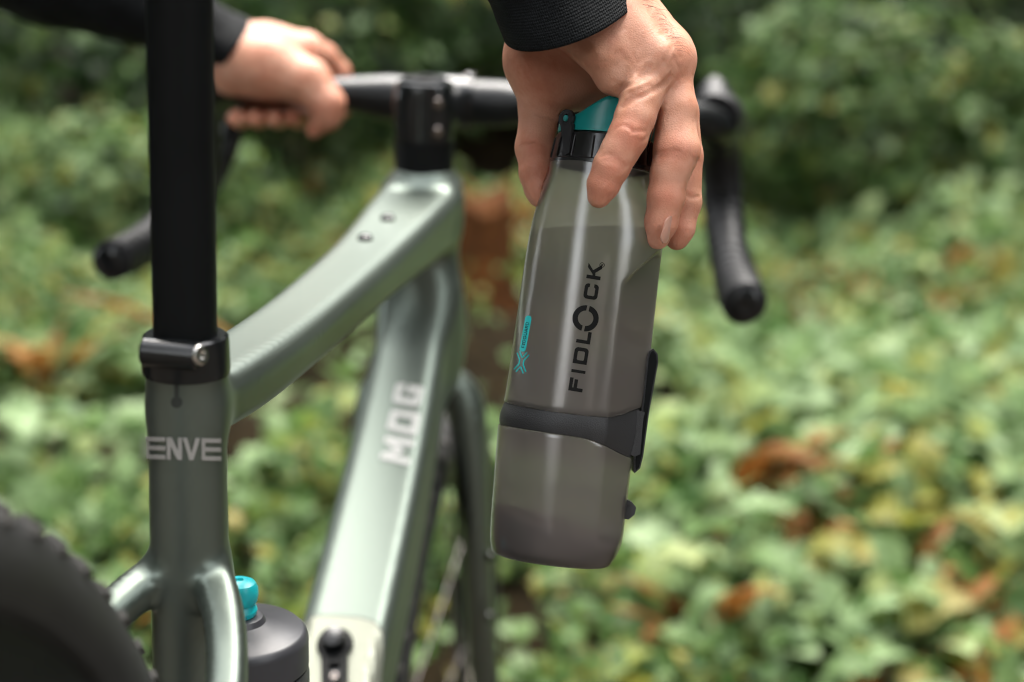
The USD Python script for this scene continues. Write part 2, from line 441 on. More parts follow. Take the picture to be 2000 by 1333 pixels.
M['knit'] = mat('black_knit', {
    'uv': ('uvmap', {'attribute': 'st'}), 'v': ('voronoi_texture', {'scale': 1.0, 'feature': 'f1', 'randomness': .25}),
    'b': ('bump', {'distance': .0011, 'strength': 1.0, 'invert': True}), 'n': ('noise_texture', {'scale': 6.0, 'detail': 2.0}),
    'c': ('rgb_ramp', {'ramp': [(.3, (.0030, .0036, .0042)), (.7, (.0065, .0075, .0085))]}),
    'p': ('principled_bsdf', {'roughness': .8, 'sheen_weight': .02, 'sheen_roughness': .4, 'sheen_tint': (.6, .75, .8), 'specular_ior_level': .15}),
}, [('uv.UV', 'v.vector'), ('uv.UV', 'n.vector'), ('v.distance', 'b.height'), ('b.normal', 'p.normal'), ('n.fac', 'c.fac'), ('c.color', 'p.base_color')])
M['cloth'] = plain('dark_cloth', (.006, .0068, .0078), .85, bump=(600, .0006), vary=.2)
M['hair'] = plain('dark_hair', (.05, .028, .014), .4)


def leafmat(name, tones, rough=.55, thick=.42):
    return mat(name, {
        'oi': ('object_info', {}), 'c': ('rgb_ramp', {'ramp': tones}), 'g': ('geometry', {}), 'n': ('noise_texture', {'scale': 60.0, 'detail': 2.0}),
        'mx': ('mix_color', {'blend_type': 'multiply', 'fac': .5}), 'nr': ('rgb_ramp', {'ramp': [(.3, (.55, .55, .5)), (.7, (1.2, 1.2, 1.15))]}),
        'p': ('principled_bsdf', {'roughness': rough, 'specular_ior_level': .28}), 'tl': ('translucent_bsdf', {}), 'm': ('mix_closure', {'fac': thick}),
    }, [('oi.random', 'c.fac'), ('g.position', 'n.vector'), ('n.fac', 'nr.fac'), ('c.color', 'mx.a'), ('nr.color', 'mx.b'), ('mx.result', 'p.base_color'), ('mx.result', 'tl.color'),
        ('p.BSDF', 'm.closure1'), ('tl.BSDF', 'm.closure2')], surface='m.closure')


M['leaf_pale'] = leafmat('pale_leaf', [(0, (.14, .225, .09)), (.5, (.225, .33, .15)), (.8, (.285, .395, .205)), (1, (.34, .37, .11))])
M['leaf_mid'] = leafmat('mid_leaf', [(0, (.045, .10, .026)), (.5, (.095, .175, .048)), (.85, (.12, .205, .055)), (1, (.20, .23, .04))])
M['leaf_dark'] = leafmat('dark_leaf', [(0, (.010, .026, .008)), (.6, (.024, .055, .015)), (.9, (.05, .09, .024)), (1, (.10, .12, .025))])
M['leaf_yellow'] = leafmat('yellow_leaf', [(0, (.20, .20, .03)), (.6, (.27, .25, .05)), (1, (.32, .27, .09))])
M['leaf_rust'] = leafmat('rusty_leaf', [(0, (.14, .05, .010)), (.5, (.26, .105, .022)), (1, (.34, .17, .045))], rough=.7)
M['stem_wood'] = plain('stem_wood', (.05, .036, .022), .8, vary=.3, vscale=60, bump=(120, .002))
M['rust_stem'] = plain('rusty_stem', (.30, .16, .06), .75, vary=.3, vscale=60)
M['bark'] = plain('bark', (.06, .042, .03), .9, vary=.4, vscale=25, bump=(60, .01))
M['soil'] = plain('leaf_soil', (.014, .010, .005), .95, vary=.5, vscale=14, bump=(40, .02), specular_ior_level=.05)
M['gravel_path'] = plain('gravel_path', (.035, .028, .021), .95, vary=.35, vscale=90, bump=(150, .008))


# ------------------------------------------------------------------ the ground and what grows on it
rng = np.random.default_rng(7)
BANK = PchipInterpolator([-40, 1.72, 1.95, 2.3, 3.0, 4.0, 5.0, 7.0, 12, 40], [0, 0, .05, .20, .47, .86, 1.22, 1.9, 3.0, 5.0])


def lumps(r, d):
    return meshkit.fbm(np.stack([r * 1.6 + 31, d * 1.6 + 17, np.zeros_like(r)], -1), 3, 5) - .5


def ground_z(r, d):
    r, d = np.asarray(r, float), np.asarray(d, float)
    return BANK(d) + lumps(r, d) * .55 * np.clip((d - 2.0) / .6, 0, 1)


def plan(r, d, z):
    return np.array([CAM[0], CAM[1], 0]) + FH * np.asarray(d)[..., None] + RH * np.asarray(r)[..., None] + np.array([0, 0, 1.0]) * np.asarray(z)[..., None]


def sheet(r, d, dz=0.0):
    rr, dd = np.meshgrid(r, d, indexing='ij'); v = plan(rr, dd, ground_z(rr, dd) + dz).reshape(-1, 3)
    n, m = rr.shape; i = np.arange(n * m).reshape(n, m)
    a, b, c, e = i[:-1, :-1].ravel(), i[1:, :-1].ravel(), i[1:, 1:].ravel(), i[:-1, 1:].ravel()
    f = np.vstack([np.stack([a, b, c], 1), np.stack([a, c, e], 1)])
    return v, f


rr_ = np.r_[-60, -30, -15, -9, np.arange(-6, 6.01, .1), 9, 15, 30, 60]
obj('bank', sheet(rr_, np.r_[np.arange(1.7, 9, .1), 10, 12, 16, 22, 30, 40, 60]), M['soil'], smooth=True, kind='structure')
obj('path', sheet(rr_, np.r_[-60, -30, -15, -8, -4, -2, -1, 0, 1, 1.5, 1.7]), M['gravel_path'], smooth=True, kind='structure')


def leaf_mesh(kind):
    if kind == 'ovate':
        prof = [(0, .02), (.12, .20), (.32, .33), (.55, .31), (.78, .17), (1.0, .0)]
    elif kind == 'narrow':
        prof = [(0, .02), (.2, .10), (.45, .15), (.7, .12), (1, 0)]
    else:  # lobed
        prof = [(0, .05), (-.06, .24), (.18, .36), (.34, .26), (.5, .44), (.66, .20), (.84, .14), (1.0, 0)]
    v, f = [], []
    for i, (y, w) in enumerate(prof):
        s = np.clip(y, 0, 1); z = .16 * math.sin(s * 2.6) - .05
        v += [(-w, y, z + .32 * w - .1 * s), (0, max(y, 0), z - .1 * s), (w, y, z + .32 * w - .1 * s)]
    for i in range(len(prof) - 1):
        a = 3 * i
        for q in ((a, a + 1, a + 4, a + 3), (a + 1, a + 2, a + 5, a + 4)):
            f += [(q[0], q[1], q[2]), (q[0], q[2], q[3])]
    return np.array(v, float), np.array(f)


LEAVES = {k: leaf_mesh(k) for k in ('ovate', 'narrow', 'lobed')}


def quats(normal, spin, tilt, g):
    """Rotations that turn z to the (scattered) normal, spun about it."""
    n = normal + g.normal(0, tilt, normal.shape); n /= np.linalg.norm(n, axis=1, keepdims=True)
    h = g.normal(0, 1, n.shape) if spin is None else spin
    x = np.cross(h, n); x /= np.maximum(np.linalg.norm(x, axis=1, keepdims=True), 1e-9); y = np.cross(n, x)
    from scipy.spatial.transform import Rotation
    return Rotation.from_matrix(np.stack([x, y, n], 2)).as_quat()


def scatter(parent, name, pos, normal, size, protos, share, seed, tilt=.5, kind='stuff', label=None, cat=None, pick=None):
    """One PointInstancer of leaves. protos: (leaf kind, material name)."""
    g = np.random.default_rng(seed)
    o = ORIGIN['/' + '/'.join(parent.split('/')[1:3])] if parent != '/World' else np.zeros(3)
    path = numbered(parent, name)
    pi = UsdGeom.PointInstancer.Define(stage, path)
    rel = pi.CreatePrototypesRel()
    for k, (lk, mn) in enumerate(protos):
        pp = f'{path}/leaf_{k:03d}' if k else f'{path}/leaf'
        usdkit.mesh(stage, pp, LEAVES[lk], M[mn], True)
        rel.AddTarget(pp)
    n = len(pos)
    q = quats(normal, None, tilt, g)
    pi.CreateProtoIndicesAttr(Vt.IntArray.FromNumpy((g.choice(len(protos), n, p=np.array(share) / sum(share)) if pick is None else pick).astype(np.int32)))
    pi.CreatePositionsAttr(Vt.Vec3fArray.FromNumpy((pos - o).astype(np.float32)))
    pi.CreateOrientationsAttr(Vt.QuathArray([Gf.Quath(float(w), float(x), float(y), float(z)) for x, y, z, w in q]))
    pi.CreateScalesAttr(Vt.Vec3fArray.FromNumpy(np.repeat(size[:, None], 3, 1).astype(np.float32)))
    tag(pi, label, cat, kind=kind)
    return path


# the low leafy cover of the bank: thick on the humps, thin in the hollows
def cover(n, seed, dlo, dhi, height):
    g = np.random.default_rng(seed)
    d = dlo + (dhi - dlo) * g.random(n) ** 1.2; r = (g.random(n) * 2 - 1) * (.55 + .42 * d)
    dens = meshkit.fbm(np.stack([r * 2.3, d * 2.3, np.full(n, 3.3)], -1), 3, 11)
    keep = g.random(n) < np.clip((dens - .43) * 9, .05, 1)
    r, d, dens = r[keep], d[keep], dens[keep]
    z = ground_z(r, d) + g.random(len(r)) ** .7 * height * (.35 + 1.6 * np.clip(dens - .35, 0, .5))
    eps = .05
    nx = -(ground_z(r + eps, d) - ground_z(r - eps, d)) / (2 * eps); ny = -(ground_z(r, d + eps) - ground_z(r, d - eps)) / (2 * eps)
    nrm = RH * nx[:, None] + FH * ny[:, None] + np.array([0, 0, 1.0]); nrm /= np.linalg.norm(nrm, axis=1, keepdims=True)
    return plan(r, d, z), nrm, np.stack([r, d], 1)


cp, cn, crd = cover(110000, 21, 1.95, 5.6, .27)
# patches: a broad pale creeper, a small yellow-green one, and dead rusty leaves in between
q3 = np.stack([crd[:, 0] * 1.7 + 5, crd[:, 1] * 1.7 + 2, np.full(len(cp), 7.7)], -1)
pa, pr_ = meshkit.fbm(q3, 3, 31), meshkit.fbm(q3 * 1.9 + 40, 3, 57)
gk = rng.random(len(cp)); broad = pa + rng.normal(0, .05, len(cp)) > .50
rust = (pr_ > .62) & (gk < .45)
pick = np.where(broad, np.where(gk < .72, 0, np.where(gk < .92, 1, 3)), np.where(gk < .52, 2, np.where(gk < .80, 1, np.where(gk < .90, 3, 0))))
pick = np.where(rust | (gk > .99), 4, pick)
csz = np.where(broad, rng.uniform(.040, .088, len(cp)), rng.uniform(.020, .046, len(cp)))
keep = (~broad) | (rng.random(len(cp)) < .45)
cp, cn, pick, csz = cp[keep], cn[keep], pick[keep], csz[keep]
scatter('/World', 'ground_cover', cp, cn, csz, [('ovate', 'leaf_pale'), ('lobed', 'leaf_mid'), ('ovate', 'leaf_mid'), ('lobed', 'leaf_yellow'), ('narrow', 'leaf_rust')],
        [1, 1, 1, 1, 1], 3, tilt=.55, label='low pale green leafy cover spreading over the whole bank behind the bicycle', cat='ground cover', pick=pick)


def stems(base, tips, r0, seed, sides=5):
    """Bent branches from a base point to each tip."""
    g = np.random.default_rng(seed); out = []
    for t in tips:
        m = (base + t) / 2 + g.normal(0, .06, 3) * np.linalg.norm(t - base)
        p = spline([base, m, t], 7)
        out.append(tube(p, np.linspace(r0, r0 * .25, 7), m=sides, up=(.3, .5, .8)))
    return cat_meshes(out)


def bush(name, label, cat, r, d, z, rad, n, leaf, protos, share, seed, squash=(1, 1, 1), group=None):
    g = np.random.default_rng(seed)
    gz = float(ground_z(r, d)); c = W(r, d, z); base = W(r, d + .1, gz - .05)
    path = thing(name, label, cat, base, group)
    u = g.normal(0, 1, (n, 3)); u /= np.linalg.norm(u, axis=1, keepdims=True)
    bump = meshkit.fbm(u * 1.9 + seed, 3, seed)
    R = rad * (.62 + .75 * bump) * (1 - .42 * g.random(n) ** 2.2)
    keep = g.random(n) < np.clip((meshkit.fbm(u * 3.4 + 9 + seed, 2, seed + 1) - .30) * 5, .08, 1)
    u, R = u[keep], R[keep]
    pos = c + (RH * (u[:, :1] * squash[0]) + FH * (u[:, 1:2] * squash[1]) + np.array([0, 0, 1.0]) * (u[:, 2:] * squash[2])) * R[:, None]
    ok = pos[:, 2] > gz - .02
    pos, u = pos[ok], u[ok]
    nrm = RH * u[:, :1] + FH * u[:, 1:2] + np.array([0, 0, 1.0]) * u[:, 2:] + np.array([0, 0, .7])
    scatter(path, 'foliage', pos, nrm, g.uniform(.7, 1.3, len(pos)) * leaf, protos, share, seed, tilt=.5)
    tips = pos[g.choice(len(pos), 9, replace=False)] * .75 + c * .25
    obj('branch', stems(base, tips, rad * .035, seed), M['stem_wood'], path)
    return path


MIDP = [('ovate', 'leaf_mid'), ('ovate', 'leaf_dark'), ('ovate', 'leaf_pale'), ('lobed', 'leaf_yellow')]
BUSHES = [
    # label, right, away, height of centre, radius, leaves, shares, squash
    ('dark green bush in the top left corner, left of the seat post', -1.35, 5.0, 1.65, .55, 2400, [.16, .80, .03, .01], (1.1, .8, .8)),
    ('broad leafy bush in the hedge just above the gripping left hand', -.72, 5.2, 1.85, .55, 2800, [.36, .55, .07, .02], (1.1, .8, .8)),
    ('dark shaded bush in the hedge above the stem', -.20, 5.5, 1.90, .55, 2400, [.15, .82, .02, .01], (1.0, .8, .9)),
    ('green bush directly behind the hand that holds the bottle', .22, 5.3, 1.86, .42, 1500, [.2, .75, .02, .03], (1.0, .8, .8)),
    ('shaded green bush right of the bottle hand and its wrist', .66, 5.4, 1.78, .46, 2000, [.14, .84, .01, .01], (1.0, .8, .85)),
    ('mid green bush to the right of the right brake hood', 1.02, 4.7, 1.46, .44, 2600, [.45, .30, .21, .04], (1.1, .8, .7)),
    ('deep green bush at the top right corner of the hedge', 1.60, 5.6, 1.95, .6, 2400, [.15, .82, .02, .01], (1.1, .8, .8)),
    ('light green bush at the right edge of the hedge, below the deep green one', 1.58, 4.6, 1.36, .42, 2600, [.45, .08, .42, .05], (1.0, .8, .7)),
    ('low bush left of the seat post, behind the left drop bar', -1.05, 4.35, 1.18, .34, 2000, [.45, .10, .40, .05], (1.2, .8, .6)),
]
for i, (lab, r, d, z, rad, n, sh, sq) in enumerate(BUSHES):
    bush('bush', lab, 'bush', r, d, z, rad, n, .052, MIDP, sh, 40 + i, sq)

# the wood round the clearing: dark masses that close the view on every side
g_ = np.random.default_rng(99)
NF = 34000
wr, wd = g_.uniform(-7, 7, NF), g_.uniform(5.9, 9.0, NF)
wz = ground_z(wr, wd) + g_.random(NF) ** .9 * 4.3
ang = g_.uniform(.55, 2 * np.pi - .55, 70000); rad = g_.uniform(6.0, 9.5, 70000)
for o_, w_ in ((203, 8.5), (127, 9.0), (294, 9.0)):      # openings between the trees
    ang = np.where(np.abs(np.degrees(ang) - o_) < w_, ang + math.radians(2 * w_ + 6), ang)
ar, ad_ = rad * np.sin(ang), rad * np.cos(ang)
az_ = ground_z(ar, ad_) + g_.random(70000) ** .75 * 9.0
wp_ = np.vstack([plan(wr, wd, wz), plan(ar, ad_, az_)])
nn_ = CAM - wp_; nn_[:, 2] = 0; nn_ /= np.linalg.norm(nn_, axis=1, keepdims=True); nn_[:, 2] = .4
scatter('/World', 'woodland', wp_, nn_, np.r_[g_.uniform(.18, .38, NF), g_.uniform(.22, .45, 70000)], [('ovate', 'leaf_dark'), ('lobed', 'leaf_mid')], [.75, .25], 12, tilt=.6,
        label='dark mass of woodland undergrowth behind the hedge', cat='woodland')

# dead bracken: rusty fronds of many small leaflets
def bracken(label, r, d, fronds, length, seed, spread=.9, lean=(0, 0)):
    g = np.random.default_rng(seed); gz = float(ground_z(r, d)); base = W(r, d, gz)
    path = thing('dead_bracken', label, 'dead fern', base)
    for k in range(fronds):
        a = g.uniform(0, 2 * np.pi); out = RH * (math.cos(a) * spread + lean[0]) + FH * (math.sin(a) * spread * .6 - .35 + lean[1])
        L = length * g.uniform(.7, 1.15)
        p = spline([base + g.normal(0, .055, 3) * [1, 1, 0], base + out * L * .35 + np.array([0, 0, L * .62]), base + out * L * .9 + np.array([0, 0, L * g.uniform(.45, .8)])], 14)
        fp = obj('frond', tube(p, np.linspace(.004, .0012, 14), m=5, up=(.3, .2, .9)), M['rust_stem'], path)
        t, s, b = frames(p, np.array([0, 0, 1.0]) + .01)
        v, f, c0 = [], [], 0
        for j in range(5, 14):
            for sg in (-1, 1):
                w = L * .17 * (1 - (j - 3) / 13) * g.uniform(.7, 1.2); dirn = s[j] * sg + t[j] * .5 + g.normal(0, .2, 3)
                q = t[j] * .020
                v += [p[j] - q * .6, p[j] + q * .6, p[j] + dirn * w * .6 + q * .9 - [0, 0, .15 * w], p[j] + dirn * w - [0, 0, .4 * w], p[j] + dirn * w * .55 - q * .9 - [0, 0, .15 * w]]
                f += [(c0, c0 + 1, c0 + 2), (c0, c0 + 2, c0 + 4), (c0 + 4, c0 + 2, c0 + 3)]; c0 += 5
        obj('leaflets', (np.array(v), np.array(f)), M['leaf_rust'], fp, smooth=True)


bracken('rusty dead bracken right of the bottle bracket, below the right drop bar', .36, 2.60, 4, .34, 5, .40, (.12, 0))
bracken('small dead bracken at the bottom of the bank, right of the bottle foot', .26, 2.30, 4, .24, 6, .7)
bracken('dead bracken clump behind the seat tube, at mid height on the bank', -.62, 3.2, 6, .30, 8, .7)
bracken('brown dead fern at the left edge above the rear tyre', -.93, 3.3, 6, .30, 9, .8)
bracken('orange dead fern around the rotten stump right of the stem', -.12, 4.3, 8, .60, 10, .45)
bracken('low rusty fern in front of the yellow leaves at the lower right', .52, 2.35, 3, .18, 13, .8)

# a rotten stump with brown ivy, behind the head tube and the hand
sb = W(-.10, 3.95, float(ground_z(-.10, 3.95)) - .1)
st = thing('tree_stump', 'reddish brown rotten tree stump between the stem and the upright hand', 'tree stump', sb)
th = np.linspace(0, 2 * np.pi, 40, endpoint=False); rings = []
for h in np.linspace(0, .36, 16):
    rad = (.105 + .05 * np.exp(-h / .12)) * (1 + .22 * (meshkit.fbm(np.stack([np.cos(th) * 2, np.sin(th) * 2, np.full(40, h * 2)], -1), 3, 4) - .5)) * (1 if h < .34 else .8)
    rings.append(sb + np.stack([rad * np.cos(th), rad * np.sin(th), h + .03 * np.sin(3 * th) * (h > .27)], 1))
M['rot'] = plain('rotten_wood', (.075, .027, .007), .9, vary=.5, vscale=18, bump=(40, .02), specular_ior_level=.1)
obj('trunk', loft(rings), M['rot'], st)

# bramble plants close enough to tell their leaves apart
def bramble(label, r, d, seed, n, size, mats, h=.22, spread=.22):
    g = np.random.default_rng(seed); gz = float(ground_z(r, d)); base = W(r, d, gz - .02)
    path = thing('bramble', label, 'plant', base)
    tips = []
    for k in range(n):
        a = g.uniform(0, 2 * np.pi); q = spread * math.sqrt(g.random())
        tips.append(W(r + q * math.cos(a), d + q * .7 * math.sin(a) - .05, max(gz, float(ground_z(r + q * math.cos(a), d + q * .7 * math.sin(a) - .05))) + h * (.55 + .6 * g.random()) * (1 - .4 * q / spread)))
    tips = np.array(tips)
    obj('stem', stems(base, tips, .004, seed), M['stem_wood'], path)
    from scipy.spatial.transform import Rotation
    q = quats(np.tile(np.array([0, 0, 1.0]) - FH * .55, (n, 1)), None, .4, g)
    for k in range(n):
        v, f = LEAVES['lobed' if g.random() < .5 else 'ovate']
        obj('leaf', (Rotation.from_quat(q[k]).apply(v * size * g.uniform(.75, 1.3)) + tips[k], f), M[mats[int(g.integers(len(mats)))]], path, smooth=True)


PALE = ['leaf_pale', 'leaf_pale', 'leaf_mid']
bramble('bramble with large pale leaves below the rusty bracken, right of the bottle foot', .37, 2.42, 61, 16, .085, PALE)
bramble('yellowing bramble at the bottom edge right of the rusty bracken', .60, 2.20, 62, 18, .06, ['leaf_yellow', 'leaf_pale', 'leaf_mid'])
bramble('green bramble at the right edge of the bank, halfway up', .86, 2.9, 63, 18, .075, PALE)
bramble('pale bramble directly below the right drop bar end', .44, 3.0, 64, 18, .08, PALE)
bramble('bramble seen through the front triangle behind the down tube', -.16, 2.9, 65, 16, .08, PALE)
bramble('bramble at the left edge of the bank above the rear tyre', -.82, 2.9, 66, 16, .075, PALE)
bramble('low bramble in the bottom right corner', .66, 2.5, 67, 16, .07, ['leaf_mid', 'leaf_pale', 'leaf_yellow'])


# ------------------------------------------------------------------ the bicycle
SA, HA = math.radians(73.5), math.radians(71.5)
BBK = np.array([0, 0, .27]); HEAD = np.array([.376, 0, .868]); HDIR = np.array([-math.cos(HA), 0, math.sin(HA)])
def seat_at(z, y=0.0): return np.array([-(z - .27) / math.tan(SA), y, z])
YL = np.array([0, 1.0, 0])
bike = thing('bicycle', 'sage green gravel bicycle with black seat post and drop handlebar', 'bicycle', B([0.1, 0, 0]))

fr = Field([-.46, -.085, .235], [.475, .085, .885], .0022)
# seat tube
fr.cone(seat_at(.27), seat_at(.722), .0185, .0168, .001)
fr.rbar(seat_at(.722), seat_at(.7225), (.0168, .0168), (.0168, .0168), .016, YL, .002)
# head tube: flat topped, shouldered
hb = HEAD - HDIR * .150
fr.cone(HEAD - HDIR * .030, hb, .0265, .0285, .02)
fr.rbar(HEAD - HDIR * .010, HEAD - HDIR * .03, (.0280, .0275), (.0280, .0275), (.026, .026), YL, .01)
# top tube: broad flat top, narrower below, dipping towards the seat tube
tt = [(seat_at(.704)+[.004,0,0], .0150, .0140), ([-.085, 0, .7125], .0185, .0150), ([.02, 0, .7370], .0205, .0155), ([.13, 0, .7660], .0215, .0165), ([.23, 0, .7945], .0235, .0185), ([.315, 0, .8200], .0268, .0225), ([.376, 0, .8390], .0285, .0240)]
fr.rpath(tt, .0118, YL, .010, taper=.12)
# down tube: squarish and wide
dt = [(HEAD - HDIR * .105 - np.array([.004, 0, 0]), .0245, .026), ([.345, 0, .668], .0275, .029), ([.20, 0, .498], .0300, .0300), ([.03, 0, .300], .0310, .0290)]
fr.rpath(dt, .0105, YL, .030)
fr.cone([.0, -.045, .27], [.0, .045, .27], .026, .026, .02)
# stays
for s in (-1, 1):
    j = seat_at(.630)
    ss = [(j + [.002, s * .006, .004], .0095), (j + [-.024, s * .024, -.014], .0088), (j + [-.070, s * .040, -.058], .0085), ([-.30, s * .056, .455], .0075), ([-.413, s * .066, .352], .0075)]
    fr.rpath([(p, a, a * .95) for p, a in ss], .0060, YL, .007)
    cs_ = [([-.02, s * .028, .272], .014), ([-.12, s * .038, .285], .011), ([-.413, s * .066, .345], .009)]
    for (p, a), (q, b) in zip(cs_[:-1], cs_[1:]):
        fr.cone(p, q, a, b, .012)
frm = fr.mesh(24)
obj('frame', (B(frm.vertices), frm.faces), M['paint'], bike, smooth=True)
FRAME = bike + '/frame'


def on_frame(px):
    """Where sight lines through picture points meet the frame (bicycle coordinates), with normals."""
    px = np.atleast_2d(px)
    o = Binv(CAM); d = np.stack([Binv(P(x, y, 1.0)) - o for x, y in px]); d /= np.linalg.norm(d, axis=1, keepdims=True)
    x = fr.trace(np.tile(o, (len(d), 1)) + d * .45, d, 120)
    return x, fr.normal(x)


def decal(name, poly, mat, parent, lift=.00025, thick=.0003, dense=None, proj=on_frame, label=None):
    def map3(xy, h):
        x, n = proj(xy)
        return B(x + n * (lift + h)[:, None])
    return obj(name, extrude(poly, thick, map3, dense), mat, parent, smooth=False, label=label)


def quad_map(poly, w, h, q):
    """An outline drawn in a w x h box, fitted into the quadrilateral q (bottom left, bottom right, top right, top left)."""
    q = np.asarray(q, float)
    def f(xy):
        u, v = xy[:, 0:1] / w, xy[:, 1:2] / h
        return (1 - u) * (1 - v) * q[0] + u * (1 - v) * q[1] + u * v * q[2] + (1 - u) * v * q[3]
    return shapely.transform(poly, f)


# lettering on the down tube: M O G, blocky
gl = {
    'M': Polygon([(0, 0), (0, 10), (2.6, 10), (5, 5.6), (7.4, 10), (10, 10), (10, 0), (7.5, 0), (7.5, 6), (5.8, 3), (4.2, 3), (2.5, 6), (2.5, 0)]),
    'O': sbox(0, 0, 8, 10).buffer(-.8, join_style=2).buffer(.8, join_style=1) - sbox(2.2, 2.2, 5.8, 7.8),
    'G': Polygon([(.8, 0), (7.2, 0), (8, .8), (8, 5.6), (4.4, 5.6), (4.4, 3.6), (5.6, 3.6), (5.6, 2.3), (2.5, 2.3), (2.5, 7.7), (5.6, 7.7), (5.6, 6.8), (8, 6.8), (8, 9.2), (7.2, 10), (.8, 10), (0, 9.2), (0, .8)]),
}
# each letter's box on the picture: bottom left, bottom right, top right, top left as the word reads upwards
decal('letter_m', quad_map(gl['M'], 10, 10, [(799, 909), (810, 862), (753, 852), (742, 897)]), M['silver_print'], FRAME, dense=2.4)
decal('letter_o', quad_map(gl['O'], 8, 10, [(813, 852), (822, 809), (765, 801), (755, 838)]), M['silver_print'], FRAME, dense=2.4)
decal('letter_g', quad_map(gl['G'], 8, 10, [(818, 795), (829, 757), (775, 749), (766, 786)]), M['silver_print'], FRAME, dense=2.4)
# the maker's mark round the back of the seat tube: striped E, N, V, striped E
def stripes_e():
    e = sbox(0, 0, 9, 1.5).union(sbox(0, 3.2, 9, 4.7)).union(sbox(0, 6.4, 9, 7.9)).union(sbox(0, 0, 1.6, 7.9))
    return e.buffer(-.25).buffer(.25, join_style=1)
mk = [stripes_e(),
      aff.translate(Polygon([(0, 0), (0, 7.9), (2.2, 7.9), (5.2, 3.2), (5.2, 7.9), (7, 7.9), (7, 0), (4.9, 0), (1.8, 4.8), (1.8, 0)]), 9.8, 0),
      aff.translate(Polygon([(0, 7.9), (2, 7.9), (4, 2.6), (6, 7.9), (8, 7.9), (4.9, 0), (3.1, 0)]), 17.2, 0),
      aff.translate(aff.scale(stripes_e(), 1, 1), 26, 0)]
for s_, nm in zip(mk, 'enve'):
    decal('letter_' + nm, quad_map(s_, 35, 7.9, [(287, 896), (430, 900), (430, 857), (287, 853)]), M['worn_print'], FRAME, dense=1.7)

decal('clamp_slot', sbox(340.5, 712, 349.5, 782).union(Point(345, 786).buffer(11)), M['panel_line'], FRAME, lift=.0001, thick=.0001, dense=4)
# two bolts on the top tube near the head tube
for px in ((757, 429), (713, 468)):
    x, n = on_frame([px]); x, n = x[0], n[0]
    b_ = obj('boss_bolt', cat_meshes([lathe([(.0048, -.001), (.0048, .0008), (.0044, .0024), (.0030, .0034), (.0022, .0035), (.0020, .0014), (.0002, .0013)], B(x), LEAN @ n, 28)]), M['gloss_black'], bike)

# hatch on the down tube with the magnetic base for a bottle
hx, hn = on_frame([[672, 1205], [672, 1325], [655, 1262], [645, 1330]])
gap = Polygon([(597, 1420), (592, 1240), (596, 1217), (612, 1205), (655, 1204), (705, 1208), (733, 1217), (746, 1236), (748, 1262), (737, 1420)])
line = gap.buffer(2.2) - gap.buffer(-1.6)
decal('hatch_gap', line, M['panel_line'], FRAME, lift=.00015, thick=.0001, dense=8)
decal('hatch', gap.buffer(-1.6), M['paint_panel'], bike, lift=.0003, thick=.0009, dense=11)
zax = LEAN @ hn[2]; axd = LEAN @ (hx[0] - hx[1]); axd -= zax * (axd @ zax); axd /= np.linalg.norm(axd); sdx = np.cross(axd, zax)
c0 = B(hx[2])
bx, by_ = basis(zax)[0:2]
mount = obj('bottle_mount', cat_meshes([lathe([(.0115, .001), (.0118, .0022), (.0112, .0046), (.0090, .0050)], c0, zax, 40)]), M['matt_black'], bike)
obj('stud', lathe([(.0066, .004), (.0074, .0050), (.0078, .0100), (.0071, .0118), (.0040, .0122)], c0, zax, 36), M['gloss_black'], mount)
arm_poly = Polygon([(-.0072, -.006), (-.0062, -.060), (.0062, -.060), (.0072, -.006)]).buffer(.0012, join_style=1) - aff.scale(Point(0, 0).buffer(.0034), 1, 2.0).union(sbox(-.0034, -.034, .0034, -.004)).buffer(0).intersection(sbox(-1, -.040, 1, -.0165))
obj('mount_arm', extrude(arm_poly, 1, lambda xy, h: c0 + sdx * xy[:, :1] + axd * xy[:, 1:] + zax * (.0014 + .0042 * h)[:, None]), M['matt_black'], mount, smooth=20)
obj('mount_slot', extrude(sbox(-.0037, -.041, .0037, -.016).buffer(.0002), 1, lambda xy, h: c0 + sdx * xy[:, :1] + axd * xy[:, 1:] + zax * (.0012 + .0010 * h)[:, None]), M['gloss_black'], mount)
obj('mount_bolt', lathe([(.0030, .0020), (.0031, .0044), (.0026, .0050), (.0017, .0050), (.0016, .0034), (.0002, .0033)], c0 - axd * .0250, zax, 24), M['bolt'], mount)

# seat post, its clamp and the saddle above
obj('seatpost', rod(B(seat_at(.66)), B(seat_at(.985)), .0136, 48, .0005), M['matt_black'], bike)
sdir = seat_at(1) - seat_at(0); sdir /= np.linalg.norm(sdir)
lo, hi_ = seat_at(.7195), seat_at(.7395)
clampm = lathe([(.0170, 0), (.0186, .0006), (.0189, .0030), (.0186, .0140), (.0182, .0170), (.0170, .0180), (.0138, .0180)], B(lo), LEAN @ sdir, 56)
clamp = obj('seatpost_clamp', clampm, M['gloss_black'], bike)
cb = lo + sdir * .0085 - np.array([.0185, 0, 0])
obj('clamp_lug', rod(B(cb + [0, .0125, 0]), B(cb + [0, -.0118, 0]), .0062, 24), M['gloss_black'], clamp)
obj('clamp_bolt', lathe([(.0040, 0), (.0044, .0012), (.0044, .0032), (.0036, .0042), (.0022, .0042), (.0021, .0024), (.0002, .0023)], B(cb + [-.0010, -.0105, 0]), LEAN @ np.array([-.45, -.88, .15]), 24), M['steel'], clamp)

